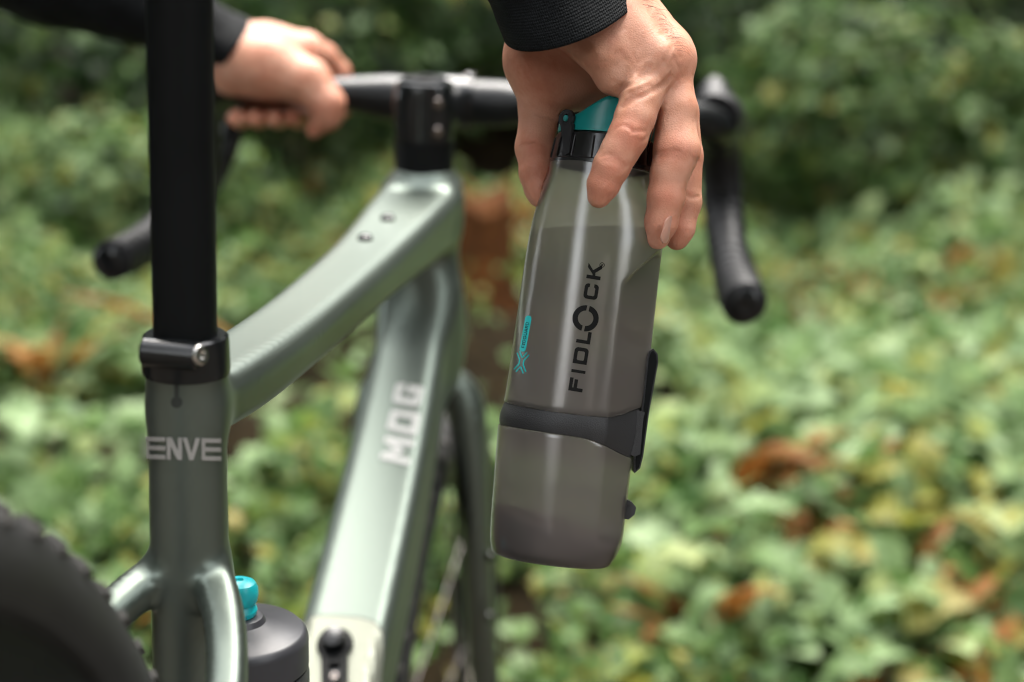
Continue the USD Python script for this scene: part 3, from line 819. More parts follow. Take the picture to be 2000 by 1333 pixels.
# saddle (above the picture)
sc = seat_at(.985) + [0, 0, .035]
spts = spline([sc + [-.12, 0, .012], sc + [-.06, 0, .008], sc + [.03, 0, .004], sc + [.15, 0, -.004]], 24)
obj('saddle', tube(B(spts), np.interp(np.linspace(0, 1, 24), [0, .12, .35, .6, .95, 1], [.045, .068, .055, .028, .02, .008]), np.interp(np.linspace(0, 1, 24), [0, .1, 1], [.008, .015, .014]), m=24, up=(0, 0, 1)), M['matt_black'], bike)
for s in (-1, 1):
    obj('saddle_rail', tube(B(spline([sc + [-.09, s * .022, -.01], sc + [-.05, s * .022, -.030], sc + [.05, s * .022, -.032], sc + [.11, s * .012, -.012]], 16)), .0035, m=10), M['steel'], bike)
obj('saddle_clamp', rod(B(seat_at(.982) + [0, .03, .01]), B(seat_at(.982) + [0, -.03, .01]), .016, 24), M['matt_black'], bike)

# spacers, stem
SHD = LEAN @ HDIR
obj('headset_cover', lathe([(.0282, -.004), (.0288, -.001), (.0284, .0022), (.0262, .0046), (.0215, .0058)], B(HEAD - HDIR * .004), SHD, 56), M['paint'], bike)
obj('headset_spacer', lathe([(.0212, .001), (.0218, .0020), (.0218, .0285), (.0212, .0292)], B(HEAD), SHD, 56), M['matt_black'], bike)
TURN = .028
ct, st_ = math.cos(TURN), math.sin(TURN)
FWB = np.array([ct, st_, 0]); LFB = np.array([-st_, ct, 0])
S0 = HEAD + HDIR * .029; S1 = HEAD + HDIR * .072
sfw = FWB - HDIR * (FWB @ HDIR); sfw /= np.linalg.norm(sfw)
def ring_prof(c, ax, fw, lat, rl, rf, n=3.0, m=56):
    th = np.linspace(0, 2 * np.pi, m, endpoint=False); c_, s_ = np.cos(th), np.sin(th)
    c_, s_ = np.sign(c_) * abs(c_) ** (2 / n), np.sign(s_) * abs(s_) ** (2 / n)
    return c + lat * (rl * c_)[:, None] + fw * (rf * s_)[:, None]
prof = [(0, .0206, .0206), (.0008, .0214, .0214), (.012, .0224, .0222), (.030, .0226, .0226), (.0395, .0214, .0216), (.0425, .0194, .0196), (.0432, .0170, .017)]
body = loft([B(ring_prof(S0 + HDIR * h, HDIR, sfw, LFB, a, b, 2.5)) for h, a, b in prof])
BAR0 = S0 + HDIR * .021 + FWB * .088 + np.array([0, 0, .022])
ext_p = spline([S0 + HDIR * .021, S0 + HDIR * .021 + FWB * .045 + [0, 0, .008], BAR0], 12)
ext = tube(B(ext_p), np.linspace(.0168, .0185, 12), np.linspace(.0185, .0165, 12), m=32, up=LEAN @ HDIR, power=3)
stem = obj('stem', cat_meshes([body, ext]), M['gloss_black'], bike)
obj('top_cap', lathe([(.0158, -.001), (.0158, .0012), (.0148, .0022), (.0062, .0024), (.0054, .0010), (.0002, .0010)], B(S0 + HDIR * .0430), SHD, 48), M['matt_black'], stem)
obj('cap_bolt', lathe([(.0050, 0), (.0050, .0004), (.0036, .0010), (.0020, .0010), (.0018, -.001), (.0002, -.001)], B(S0 + HDIR * .0438), SHD, 24), M['bolt'], stem)
obj('faceplate', tube(B(np.array([BAR0 + LFB * y for y in np.linspace(-.024, .024, 10)])), np.r_[.0195, np.full(8, .0205), .0195], m=32, up=(0, 0, 1)), M['gloss_black'], stem)
for h in (.010, .0305):
    q = S0 + HDIR * h - sfw * .0185 - LFB * .0120
    bb_ = obj('steerer_bolt', lathe([(.0030, 0), (.0037, .0010), (.0037, .0036), (.0030, .0044), (.0021, .0044), (.0019, .002), (.0002, .002)], B(q), LEAN @ (-sfw * .93 - LFB * .36), 22), M['bolt'], stem)
obj('slot', cat_meshes([rod(B(S0 + HDIR * .002 - sfw * .0222), B(S0 + HDIR * .039 - sfw * .0214), .0011, 8)]), M['panel_line'], stem)
for s in (-1, 1):
    q = BAR0 + LFB * s * .020 + np.array([-.006, 0, .0125 - .004 * s])
    obj('faceplate_bolt', lathe([(.0035, 0), (.0044, .001), (.0044, .0042), (.0034, .0052), (.0020, .0052), (.0018, .003), (.0002, .003)], B(q), LEAN @ np.array([-.35, s * .15, .92]), 22), M['steel'], stem)

# handlebar: one carbon bar, taped drops, brake hoods and levers
def barf(p):
    p = np.atleast_2d(p); return BAR0 + FWB * p[:, :1] + LFB * p[:, 1:2] + np.array([0, 0, 1.0]) * p[:, 2:]
END = (-.043, .243, -.145)
half = [(0, 0, 0), (0, .030, 0), (-.002, .085, .001), (-.003, .150, .000), (.004, .186, -.001), (.026, .210, -.003), (.062, .217, -.006), (.092, .220, -.024), (.102, .224, -.055), (.086, .229, -.086), (.047, .235, -.115), (.002, .239, -.132), END]
for s in (-1, 1):
    c = spline(np.array(half) * [1, s, 1], 90)
    u = np.linspace(0, 1, 90)
    w = np.interp(u, [0, .07, .16, .30, .40, 1], [.0180, .0180, .0190, .0200, .0165, .0160]); hgt = np.interp(u, [0, .09, .19, .30, .40, 1], [.0182, .0180, .0112, .0098, .0145, .0140])
    k = 46
    obj('bar_top', tube(B(barf(c[:k])), w[:k], hgt[:k], m=32, up=(0, 0, 1)), M['bar_black'], bike)
    # tape: wound in overlapping turns
    cc = spline(c[k - 4:], 260); uu = np.linspace(0, 1, 260)
    t_, a_, b_ = frames(B(barf(cc)), np.array([.0, .05, 1.0])); th = np.linspace(0, 2 * np.pi, 40, endpoint=False)
    ph = (uu * 17)[:, None] + s * th[None] / (2 * np.pi)
    rad = .0158 + .0011 * (ph % 1.0) ** .8 + .0006 * np.sin(th * 2 + uu[:, None] * 9)
    rad = rad * np.minimum(1, np.sqrt(np.maximum(.03, (1 - uu) / .012)))[:, None]
    bp = B(barf(cc))
    obj('bar_tape', loft(bp[:, None] + a_[:, None] * (rad * np.cos(th))[..., None] + b_[:, None] * (rad * np.sin(th))[..., None]), M['tape'], bike, smooth=50)
    e = B(barf(np.array(END) * [1, s, 1]))[0]; td = t_[-1]
    obj('bar_plug', lathe([(.0120, -.002), (.0130, .0008), (.0105, .0030), (.0060, .0038), (.0050, .0020), (.0002, .0018)], e, td, 32), M['gloss_black'], bike)
    hood_p = spline(np.array([(.026, .212, .003), (.085, .217, .010), (.130, .214, .020), (.152, .211, .058)]) * [1, s, 1], 24)
    hood = obj('brake_hood', tube(B(barf(hood_p)), np.interp(np.linspace(0, 1, 24), [0, .4, .8, .94, 1], [.0190, .0200, .0180, .014, .006]), np.interp(np.linspace(0, 1, 24), [0, .4, .8, .94, 1], [.0185, .0225, .0200, .015, .006]), m=28, up=LEAN @ np.array([0, 0, 1.0])), M['tape'], bike)
    lev = spline(np.array([(.146, .212, .022), (.168, .214, -.005), (.166, .226, -.050), (.142, .246, -.100), (.128, .256, -.122)]) * [1, s, 1], 26)
    obj('brake_lever', tube(B(barf(lev)), np.linspace(.0115, .0080, 26), np.linspace(.008, .0045, 26), m=18, up=LEAN @ FWB), M['gloss_black'], hood)

# front wheel, fork: turned with the handlebar about the steering axis
AX0 = HEAD - HDIR * .150
def steer(x):
    x = np.atleast_2d(np.asarray(x, float)); from scipy.spatial.transform import Rotation
    return HEAD + Rotation.from_rotvec(HDIR * TURN).apply(x - HEAD)
FAX = np.array([.606, 0, .354])
crown = AX0 - HDIR * .014
ff = Field([.36, -.075, .32], [.66, .075, .76], .0022)
ff.cone(AX0 + HDIR * .006, crown, .0265, .024, .002)
for s in (-1, 1):
    pts = [crown + [0, s * .010, .002], crown + [.004, s * .030, -.004], crown + [.010, s * .0380, -.030], crown + [.024, s * .0445, -.085], [.500, s * .0490, .53], FAX + [-.006, s * .056, .03], FAX + [0, s * .056, 0]]
    wid = [.018, .0165, .0145, .0120, .0115, .0100, .009]; dep = [.022, .024, .026, .0240, .020, .014, .011]
    dense = spline(np.array([np.r_[p, a, b] for p, a, b in zip(pts, wid, dep)]), 60)
    for p, q in zip(dense[:-1], dense[1:]):
        ff.cone(p[:3], q[:3], p[3], q[3], .0004, squash=([1, 0, -.25], max(p[4] / p[3], 1.0)))
fm = ff.mesh(16)
obj('fork', (B(steer(fm.vertices)), fm.faces), M['paint'], bike, smooth=True)


def wheel(name, center, steered, spokes, seed, phase=0.0, R0=.324, r0=.0205):
    tf = (lambda x: B(steer(x))) if steered else (lambda x: B(x))
    wp = f'{bike}/{name}'
    n = 160; th = np.linspace(0, 2 * np.pi, n, endpoint=False)
    def torus(profile):
        pr = np.array(profile); m = len(pr)
        rad, lat = pr[:, 0], pr[:, 1]
        v = np.stack([np.cos(th)[:, None] * rad, np.broadcast_to(lat, (n, m)), np.sin(th)[:, None] * rad], -1) + center
        i = np.arange(n)[:, None] * m + np.arange(m); j = np.roll(i, -1, 0); a, b, c, d = i, np.roll(i, -1, 1), np.roll(j, -1, 1), j
        f = np.vstack([np.stack([a.ravel(), b.ravel(), c.ravel()], 1), np.stack([a.ravel(), c.ravel(), d.ravel()], 1)])
        return tf(v.reshape(-1, 3)), f
    a = np.linspace(-2.35, 2.35, 22)
    w_ = UsdGeom.Xform.Define(stage, wp)
    tyre = obj('tyre', torus([(R0 + r0 * math.cos(q), r0 * math.sin(q)) for q in a]), M['sidewall'], wp, smooth=True)
    g = np.random.default_rng(seed); kn = []
    for row, (lat, per) in enumerate([(-.85, 88), (-.42, 88), (0, 88), (.42, 88), (.85, 88)]):
        for k in range(per):
            q = 2 * np.pi * (k + .5 * (row % 2)) / per; rr = R0 + r0 * math.cos(lat)
            ln, wd_, hh = .0052 if abs(lat) < .6 else .0040, .0028 if abs(lat) < .6 else .0024, .0020
            b_ = trimesh.creation.box((ln * 2, wd_ * 2, hh * 2)); v = b_.vertices.copy(); up_ = v[:, 2] > 0; v[up_, :2] *= .86
            rot = np.array([[1, 0, 0], [0, math.cos(lat), math.sin(lat)], [0, -math.sin(lat), math.cos(lat)]])
            v = v @ rot.T + [0, r0 * math.sin(lat), R0 + r0 * math.cos(lat)]
            c_, s_ = math.cos(q), math.sin(q); v = np.stack([v[:, 0] * c_ + v[:, 2] * s_, v[:, 1], -v[:, 0] * s_ + v[:, 2] * c_], 1)
            kn.append((v + center, b_.faces))
    v, f = cat_meshes(kn)
    obj('tread_knobs', (tf(v), f), M['rubber'], tyre, smooth=False, kind='stuff')
    obj('rim', torus([(.312, -.0155), (.311, -.013), (.282, -.0085), (.276, 0), (.282, .0085), (.311, .013), (.312, .0155), (.304, .0100), (.304, -.0100)]), M['matt_black'], wp, smooth=30)
    obj('hub', cat_meshes([lathe([(r, h) for r, h in ((.009, -.052), (.009, -.040), (.024, -.036), (.024, -.032), (.012, -.024), (.012, .024), (.024, .032), (.024, .036), (.009, .040), (.009, .052))], tf(center)[0] if steered else tf(center), tf(center + YL).reshape(3) - tf(center).reshape(3), 32)]), M['gloss_black'], wp)
    for k in range(spokes):
        s = 1 if k % 2 else -1; q = 2 * np.pi * k / spokes + phase; off = .9 * (1 if (k // 2) % 2 else -1)
        p = center + [.024 * math.cos(q + off), s * .034, .024 * math.sin(q + off)]; e = center + [.279 * math.cos(q), s * .003, .279 * math.sin(q)]
        obj('spoke', rod(tf(p).reshape(3), tf(e).reshape(3), .0009, 6, 0), M['bolt'], wp)
    return wp


wheel('front_wheel', FAX, True, 24, 3, .08, .3335, .0225)
wheel('rear_wheel', np.array([-.413, 0, .345]), False, 24, 4)
# disc rotor and caliper at the fork's left, thru axle ends, crank and pedals below the picture
def flat_ring(r0, r1, th_, c, tf, n=72):
    a = np.linspace(0, 2 * np.pi, n, endpoint=False); pr = [(r0, -th_), (r1, -th_), (r1, th_), (r0, th_)]
    rings = np.stack([np.stack([c[0] + r * np.cos(a), np.full(n, c[1] + l), c[2] + r * np.sin(a)], 1) for r, l in pr] + [np.stack([c[0] + r0 * np.cos(a), np.full(n, c[1] - th_), c[2] + r0 * np.sin(a)], 1)])
    m = loft(rings, cap=False); return tf(m.vertices), m.faces
obj('brake_rotor', flat_ring(.066, .080, .0009, FAX + [0, .040, 0], lambda x: B(steer(x))), M['steel'], bike)
obj('chainring', flat_ring(.070, .088, .002, BBK + [0, -.046, 0], B), M['matt_black'], bike)
for s, dr in ((-1, np.array([.75, 0, -.66])), (1, np.array([-.75, 0, .66]))):
    c_ = BBK + [0, s * .062, 0]
    ck = obj('crank', tube(B(np.linspace(c_, c_ + dr * .172, 8)), np.linspace(.016, .011, 8), .0075, m=20, up=LEAN @ YL), M['gloss_black'], bike)
    obj('pedal', rod(B(c_ + dr * .172 + [0, s * .01, 0]), B(c_ + dr * .172 + [0, s * .085, 0]), .012, 16), M['matt_black'], ck)
for px in ((980, 1192), (972, 1330)):
    q = Binv(P(px[0], px[1], 1.33))
    obj('fork_eyelet', lathe([(.0034, 0), (.0040, .001), (.0036, .0030), (.0002, .0034)], B(steer([.455 + (0 if px[1] < 1250 else .02), -.0575, .585 if px[1] < 1250 else .535])[0]), LEAN @ np.array([0, -1.0, 0]), 20), M['gloss_black'], bike)


# ------------------------------------------------------------------ the smoky bottle in the hand
ZB = .800; U = ZB / FOCAL                        # one picture unit at the bottle
BA = P(1088, 1090, ZB); A3 = P(1172, 330, ZB) - BA; A3 /= np.linalg.norm(A3)
E2 = -FWD - A3 * (-FWD @ A3); E2 /= np.linalg.norm(E2); E1 = np.cross(A3, E2)
if E1 @ RIGHT < 0:
    E1 = -E1
LT = PchipInterpolator([-4, 0, 10, 30, 120, 215, 252, 297, 479, 600, 651, 718, 748, 766], [118, 126, 131, 135, 139, 142, 143, 136.5, 129.4, 124.8, 120, 107.6, 100, 99])
RT = PchipInterpolator([-4, 0, 46, 60, 215, 252, 306, 418, 508, 589, 626, 690, 745, 766], [102, 105, 122, 123, 124, 127, 131, 137, 137, 137, 138, 125, 103, 102])
DT = PchipInterpolator([-4, 0, 14, 60, 250, 480, 600, 690, 748, 766], [108, 116, 124, 129, 131, 130, 127, 115, 102, 101])


def smooth(x):
    x = np.clip(x, 0, 1); return x * x * (3 - 2 * x)


def section(s, phi, inset=0.0, facet=True):
    """Local (e1, e2) of the bottle's skin at height s and azimuth phi (0 towards the photographer, + to the right)."""
    sn, cs = np.sin(phi), np.cos(phi)
    ext = np.where(sn < 0, LT(s), RT(s)) - inset; d = DT(s) - inset
    x = ext * np.sign(sn) * np.abs(sn) ** .94; y = d * np.sign(cs) * np.abs(cs) ** .94
    if facet:
        for az, side in ((52, 1), (128, -1)):
            n1, n2 = math.sin(math.radians(az)), math.cos(math.radians(az))
            led = 545 + 62 * np.clip((x - 66) / 60, 0, 1)
            w = smooth((led - s) / 16 + .5) * smooth((s - 25) / 60)
            lim = (ext * .66 + d * .255) * .925 + .06 * 0
            over = x * n1 + y * n2 - (121 - inset)
            over = np.where(over > 0, over, 0) * w
            x = x - over * n1; y = y - over * n2
    return x, y


def bottle(s, phi, inset=0.0, facet=True):
    x, y = section(s, phi, inset, facet)
    return BA + U * (A3 * np.asarray(s)[..., None] + E1 * x[..., None] + E2 * y[..., None])


PHI = np.linspace(0, 2 * np.pi, 144, endpoint=False)
XS = np.array([-133, 10, 61, 100, 128]);
def edge(vals):
    f = PchipInterpolator(XS, vals)
    return f(np.clip(130 * np.sin(PHI), -133, 128))
S_UP, S_LO = edge([291, 286, 287, 294, 309]), edge([250, 247, 237, 225, 213])
hand_bottle = thing('water_bottle', 'smoky grey see-through bottle with teal lid, held upright in the hand', 'bottle', BA)
up_rows = [(S_UP + 1.5, 9), (S_UP + 1.2, 4), (S_UP + 2.2, 1.2), (S_UP + 4.5, 0)] + [(S_UP + 4.5 + (766 - S_UP - 4.5) * t, 0) for t in np.linspace(.02, 1, 110)]
upper = loft([bottle(s, PHI, i) for s, i in up_rows], cap=False)
obj('body', upper, M['smoke'], hand_bottle, smooth=32)
lo_rows = [(np.full_like(PHI, -4.0), 60), (np.full_like(PHI, -4.0), 8), (np.full_like(PHI, -3.0), 2), (np.full_like(PHI, -.5), 0)] + [(-.5 + (S_LO - 5.5 + .5) * t, 0) for t in np.linspace(.02, 1, 50)] + [(S_LO - 3.2, .8), (S_LO - 2.0, 3), (S_LO - 1.6, 9)]
lower = loft([bottle(s, PHI, i) for s, i in lo_rows], cap=False)
obj('lower_body', lower, M['smoke'], hand_bottle, smooth=32)
bl = [(S_LO - 1.5, 8), (S_LO - 1.2, 3.0), (S_LO + 1.0, 1.8)] + [(S_LO + 1 + (S_UP - S_LO - 2) * t, 1.8 - 2.2 * math.sin(math.pi * t)) for t in np.linspace(.1, .9, 7)] + [(S_UP - 1, 1.8), (S_UP + 1.0, 3.0), (S_UP + 1.2, 8)]
obj('belt', loft([bottle(s, PHI, i) for s, i in bl], cap=False), M['belt'], hand_bottle, smooth=40)
# foot: the thick moulded bottom
rows = [(np.full_like(PHI, -1.0), 40)] + [(np.full_like(PHI, 1.0), 5)]
sx = 130 * np.sin(PHI)
for t in np.linspace(.1, 1, 8):
    rows.append((1 + (89 - (sx + 128) * .185 - 1) * t, 5.0))
obj('foot', loft([bottle(s, PHI, i) for s, i in rows]), M['bottle_foot'], hand_bottle, smooth=40)
# what is in it, up to a level surface
wt = loft([bottle(s, PHI, 5.0) for s in (91 - (sx + 128) * .185 + (745 - 91 + (sx + 128) * .185) * q for q in np.linspace(0, 1, 60))])
lev = P(1160, 452, ZB)
wt = trimesh.intersections.slice_mesh_plane(trimesh.Trimesh(wt.vertices, wt.faces), [0, 0, -1], lev, cap=True, engine='earcut')
obj('water', wt, M['water'], hand_bottle, smooth=30)

# collar with ribs, hinge and teal lid
def ring_at(s, r, n=72):
    a = np.linspace(0, 2 * np.pi, n, endpoint=False)
    return BA + U * (A3 * s + E1 * (4 + r * np.sin(a))[:, None] + E2 * (r * np.cos(a))[:, None])
collar = obj('collar', loft([ring_at(s, r) for s, r in ((763, 88), (763, 101), (765, 103.5), (772, 103.5), (774, 101.5), (777, 101), (800, 98), (821, 95.5), (824, 93), (825, 80))], cap=False), M['collar'], hand_bottle, smooth=25)
for k in range(15):
    a = 2 * np.pi * (k + .37) / 15
    dirn = E1 * math.sin(a) + E2 * math.cos(a)
    cpt = lambda s, r: BA + U * (A3 * s + E1 * 4 + dirn * r)
    obj('rib', tube(np.array([cpt(775, 101.5), cpt(779, 102.2), cpt(812, 97.6), cpt(816, 95.6)]), U * 1.7, U * 1.7, m=8, up=E1 * math.cos(a) - E2 * math.sin(a)), M['collar'], collar)
def lid_top(x):
    return 848 + 52 * smooth((x + 92) / 105) - 16 * smooth((x - 40) / 60)
al = np.linspace(0, 2 * np.pi, 80, endpoint=False); rings = []
for rho, s0_, fr_ in [(94, 826, 0), (94.5, 829, 0), (94, None, .55), (93, None, .86), (90, None, .97), (84, None, 1), (60, None, 1.02), (30, None, 1.03), (2, None, 1.03)]:
    x_, y_ = rho * np.sin(al), rho * np.cos(al)
    top = lid_top(x_)
    sv = np.full_like(al, s0_) if s0_ else 829 + (top - 829) * fr_
    rings.append(BA + U * (A3 * sv[:, None] + E1 * (4 + x_)[:, None] + E2 * y_[:, None]))
lid = obj('lid', loft(rings), M['teal'], hand_bottle, smooth=28)
for sg in (1, -1):
    az = math.radians(-52) if sg > 0 else math.radians(-128)
    nrm = E1 * math.sin(az) + E2 * math.cos(az); tan_ = E1 * math.cos(az) - E2 * math.sin(az)
    if sg < 0:
        tan_ = -tan_
    pl = aff.scale(Point(0, 847).buffer(17), 1.25, 1.0).union(Polygon([(-17, 842), (4, 786), (12, 776), (22, 780), (22, 836)])) - Point(0, 847).buffer(8)
    lug = obj('hinge', extrude(pl.buffer(1).buffer(-1), 1, lambda xy, h: BA + U * (A3 * xy[:, 1:] + tan_ * (xy[:, :1] - 3) + nrm * (96.5 + 6.5 * h)[:, None] + E1 * 4)), M['collar'], hand_bottle, smooth=30)
    obj('hinge_pin', rod(BA + U * (A3 * 847 - tan_ * 3 + nrm * 90 + E1 * 4), BA + U * (A3 * 847 - tan_ * 3 + nrm * 104.5 + E1 * 4), U * 6.2, 20), M['teal'], lug)

# twist plate on the side, and the stop under it
sp = lambda px, py: (np.array([px, py]) - [1088, 1090]) @ np.array([[.9939, .11], [.11, -.9939]]).T      # -> (r, s)
plate = Polygon([sp(*q) for q in [(1262, 700), (1266, 687), (1273, 682), (1281, 692), (1282, 708), (1264, 807), (1253, 888), (1247, 912), (1237, 921), (1236, 895), (1244, 850), (1251, 805)]])
def slab(poly, y0, y1):
    return extrude(poly, 1, lambda xy, h: BA + U * (A3 * xy[:, 1:] + E1 * xy[:, :1] + E2 * (y0 + (y1 - y0) * h)[:, None]))
pb = obj('twist_plate', slab(plate.buffer(.8), -44, 34), M['belt'], hand_bottle, smooth=35)
obj('plate_edge', slab(plate.buffer(-2.2), 34, 36.5), M['matt_black'], pb, smooth=35)
obj('belt_end', slab(Polygon([sp(*q) for q in [(1238, 800), (1255, 805), (1252, 815), (1246, 884), (1236, 888), (1230, 884)]]).buffer(1.5), -40, 40), M['belt'], pb, smooth=35)
obj('stop', slab(Polygon([sp(*q) for q in [(1216, 972), (1233, 981), (1240, 990), (1237, 1003), (1226, 1012), (1214, 1010)]]).buffer(1), -18, 20), M['belt'], hand_bottle, smooth=30)

# printing on the bottle
def on_bottle(pxy):
    r, s = sp_arr(pxy)
    s = np.asarray(s); phi = np.arcsin(np.clip(r / 132, -.985, .985))
    for _ in range(12):
        x, y = section(s, phi)
        phi = phi + np.clip((r - x) / 132 / np.maximum(np.cos(phi), .12), -.2, .2)
    a = bottle(s, phi); e = 1e-3
    n = np.cross(bottle(s, phi + e) - a, bottle(s + 1, phi) - a); n /= np.linalg.norm(n, axis=1, keepdims=True)
    n *= np.sign((n * E2).sum(1, keepdims=True))
    return a, n
def sp_arr(pxy):
    q = (np.asarray(pxy, float) - [1088, 1090]) @ np.array([[.9939, .11], [.11, -.9939]]).T
    return q[:, 0], q[:, 1]
def print_on(name, poly, mat_, lift=.00012, dense=2.2, parent=None):
    def map3(xy, h):
        x, n = on_bottle(xy); return x + n * (lift + h)[:, None]
    obj(name, extrude(poly, .00005, map3, dense), mat_, parent or (hand_bottle + '/body'), smooth=False)
def rrect(x0, y0, x1, y1, r): return sbox(x0 + r, y0 + r, x1 - r, y1 - r).buffer(r)
T = 2.45
let = {
    'f': sbox(0, 0, T, 10).union(sbox(0, 10 - T, 9.0, 10)).union(sbox(0, 4.2, 8.2, 4.2 + T)),
    'i': sbox(0, 0, T, 10),
    'd': (rrect(0, 0, 11, 10, 2.6).union(sbox(0, 0, 4, 10))) - (rrect(T, T, 11 - T, 10 - T, 1.0)),
    'l': sbox(0, 0, T, 10).union(sbox(0, 0, 8.6, T)),
    'c': (rrect(0, 0, 11, 10, 2.6) - rrect(T, T, 11 - T, 10 - T, 1.0)) - sbox(7, 3.5, 12, 6.5),
    'k': sbox(0, 0, T, 10).union(Polygon([(1.5, 4.2), (3.9, 4.2), (10.4, 10), (7.4, 10)])).union(Polygon([(3.0, 5.9), (7.6, 0), (10.6, 0), (5.0, 7.2)])).union(sbox(0, 4.0, 4, 6.0)),
}
th_ = np.linspace(0, 2 * np.pi, 72)
def upright(poly, base, along, cap):
    """Letters drawn 10 high, set reading upwards on the picture: base = baseline start, along = its end for 10 units."""
    base = np.array(base, float); d = np.array(along, float); d /= np.linalg.norm(d); upv = np.array([d[1], -d[0]]); upv = upv if upv[0] < 0 else -upv
    def f(xy):
        return base + (d * xy[:, :1] + upv * xy[:, 1:]) * cap / 10
    return shapely.transform(poly, f)
DIR = (36.0, -224.0)
sz = 26.5
def base_at(t): return np.array([1131.5, 763.0]) + np.array([36, -224]) * t / 226.9
# distances along the word, in picture units
for nm, t0_, wid, natural in (('f', 0, 25, 9.0), ('i', 35, 5.6, T), ('d', 52, 31, 11), ('l', 91, 23, 8.6), ('c', 175, 29, 11), ('k', 213, 30, 10.6)):
    print_on('letter_' + nm, upright(aff.scale(let[nm], wid / natural * 10 / sz, 1, origin=(0, 0)), base_at(t0_), DIR, sz), M['black_print'])
oc = np.array([1138.0, 624.0])
ring = Point(0, 0).buffer(24.6, 32) - Point(0, 0).buffer(14.4, 32)
gapp = aff.rotate(sbox(-40, -2.2, 40, 2.2), 0)
dd = np.array(DIR) / np.linalg.norm(DIR); ang = math.degrees(math.atan2(dd[1], dd[0]))
slit = aff.translate(aff.rotate(sbox(-40, -2.3, 40, 2.3), ang + 4, origin=(0, 0)), 0, 0)
print_on('letter_o', aff.translate(ring - slit, *oc), M['black_print'])
# (R)
rc_ = np.array([1169.0, 524.0])
print_on('registered_mark', aff.translate((Point(0, 0).buffer(4.9, 16) - Point(0, 0).buffer(3.8, 16)), *rc_), M['black_print'], dense=1.5)
R_ = sbox(0, 0, 1.5, 10).union(rrect(0, 4, 7, 10, 2.5) - sbox(1.5, 5.5, 5.2, 8.6)).union(Polygon([(3.2, 4.6), (5.6, 0), (7.6, 0), (5.0, 5)]))
print_on('registered_letter', upright(R_, rc_ + [2.4, 1.9], DIR, 5.0), M['black_print'], dense=1.2)
# teal badge: pill with a word, and the crossed strokes below it
p0, p1 = np.array([1021.0, 681.0]), np.array([1031.5, 624.0])
print_on('badge', LineString([p0, p1]).buffer(5.9, 16), M['teal_print'], dense=1.8)
def word(text, height):
    m = meshkit.text_mesh(text, height, depth=1.0)
    top = m.vertices[:, 2] > .5
    tri = m.faces[np.all(top[m.faces], 1)]
    return shapely.union_all([Polygon(m.vertices[t][:, :2]).buffer(.01) for t in tri])
wd = word('FIDGUARD', 10.0); wb = wd.bounds
dw = (p1 - p0) / np.linalg.norm(p1 - p0)
wsc = 50.0 / (wb[2] - wb[0])
bw0 = p0 + dw * 1.5 + np.array([-dw[1], dw[0]]) * 2.9
def fword(xy):
    upv = np.array([dw[1], -dw[0]]); upv = upv if upv[0] < 0 else -upv
    return bw0 + dw * (xy[:, :1] - wb[0]) * wsc + upv * (xy[:, 1:] - wb[1]) * 5.6 / 10
print_on('badge_word', shapely.transform(wd, fword), M['black_print'], lift=.0002, dense=1.6)
def stroke(pts, w): return LineString(pts).buffer(w, cap_style=1, join_style=1)
xq = np.array([1018.5, 707.0])
def loc(u, v): return xq + dw * u + np.array([-dw[1], dw[0]]) * v
strokes = []
for sgn in (1, -1):
    strokes += [stroke([loc(20 * sgn, -9), loc(10 * sgn, -3.2), loc(10 * sgn, 3.2), loc(20 * sgn, 9)], 1.25) if False else stroke([loc(19.5 * sgn, -6.6), loc(9.5 * sgn, -.6), loc(9.5 * sgn, .6), loc(19.5 * sgn, 6.6)], 1.15),
                stroke([loc(15.5 * sgn, 11), loc(4 * sgn, 4), loc(-4 * sgn, 4), loc(-15.5 * sgn, 11)], 1.15) if sgn == 1 else stroke([loc(15.5, -11), loc(4, -4), loc(-4, -4), loc(-15.5, -11)], 1.15)]
print_on('crossed_mark', shapely.union_all(strokes), M['teal_print'], dense=1.6)

# ------------------------------------------------------------------ the second bottle, standing inside the frame
SD = LEAN @ np.array([-math.cos(math.radians(73.5)), 0, math.sin(math.radians(73.5))])
b2 = P(468, 1228, .815)
bot2 = thing('water_bottle', 'dark grey bottle with a turquoise nozzle standing inside the bicycle frame', 'bottle', b2 - SD * .16)
mm = lambda pr: [(r / 1000, h / 1000) for r, h in pr]
obj('body', lathe(mm([(30, -165), (33.5, -162), (34.5, -150), (34.5, -60), (32, -50), (34.5, -40), (34.5, -24), (33.6, -20)]), b2, SD, 56), M['grey_bottle'], bot2)
obj('cap', lathe(mm([(33.2, -19.5), (34.2, -18.5), (34.0, -5), (33.2, -2.2), (31, 0), (20, 2.6), (13, 4.4), (11.5, 7), (9.6, 7.6)]), b2, SD, 56), M['grey_bottle'], bot2)
M['turquoise'] = plain('turquoise_plastic', (.008, .42, .46), .38, vary=.05, subsurface_weight=.15, subsurface_scale=.004)
obj('nozzle', lathe(mm([(7.4, 7.0), (8.4, 8.2), (8.9, 10.5), (8.0, 12.6), (7.6, 13.6), (8.8, 15.2), (9.4, 18.5), (9.2, 22), (7.8, 24.6), (5, 26), (2.2, 26.2), (2.0, 25)]), b2, SD, 40), M['turquoise'], bot2)


# ------------------------------------------------------------------ the person: hands, arms, and the rest of the body outside the picture
def H(px, py, dz): return P(px, py, ZB + dz / 1000.0)
def hp(l): return [(H(x, y, z), r * U) for x, y, z, r in l]
all_r = []
rf = Field(np.min([H(960, 520, 60), H(1420, -180, -70), H(960, -180, 60), H(1420, 520, -70), H(960, -180, -70), H(1420, 520, 60), H(960, 520, -70), H(1420, -180, 60)], 0),
           np.max([H(960, 520, 60), H(1420, -180, -70), H(960, -180, 60), H(1420, 520, -70), H(960, -180, -70), H(1420, 520, 60), H(960, 520, -70), H(1420, -180, 60)], 0), .0009)
K = .010
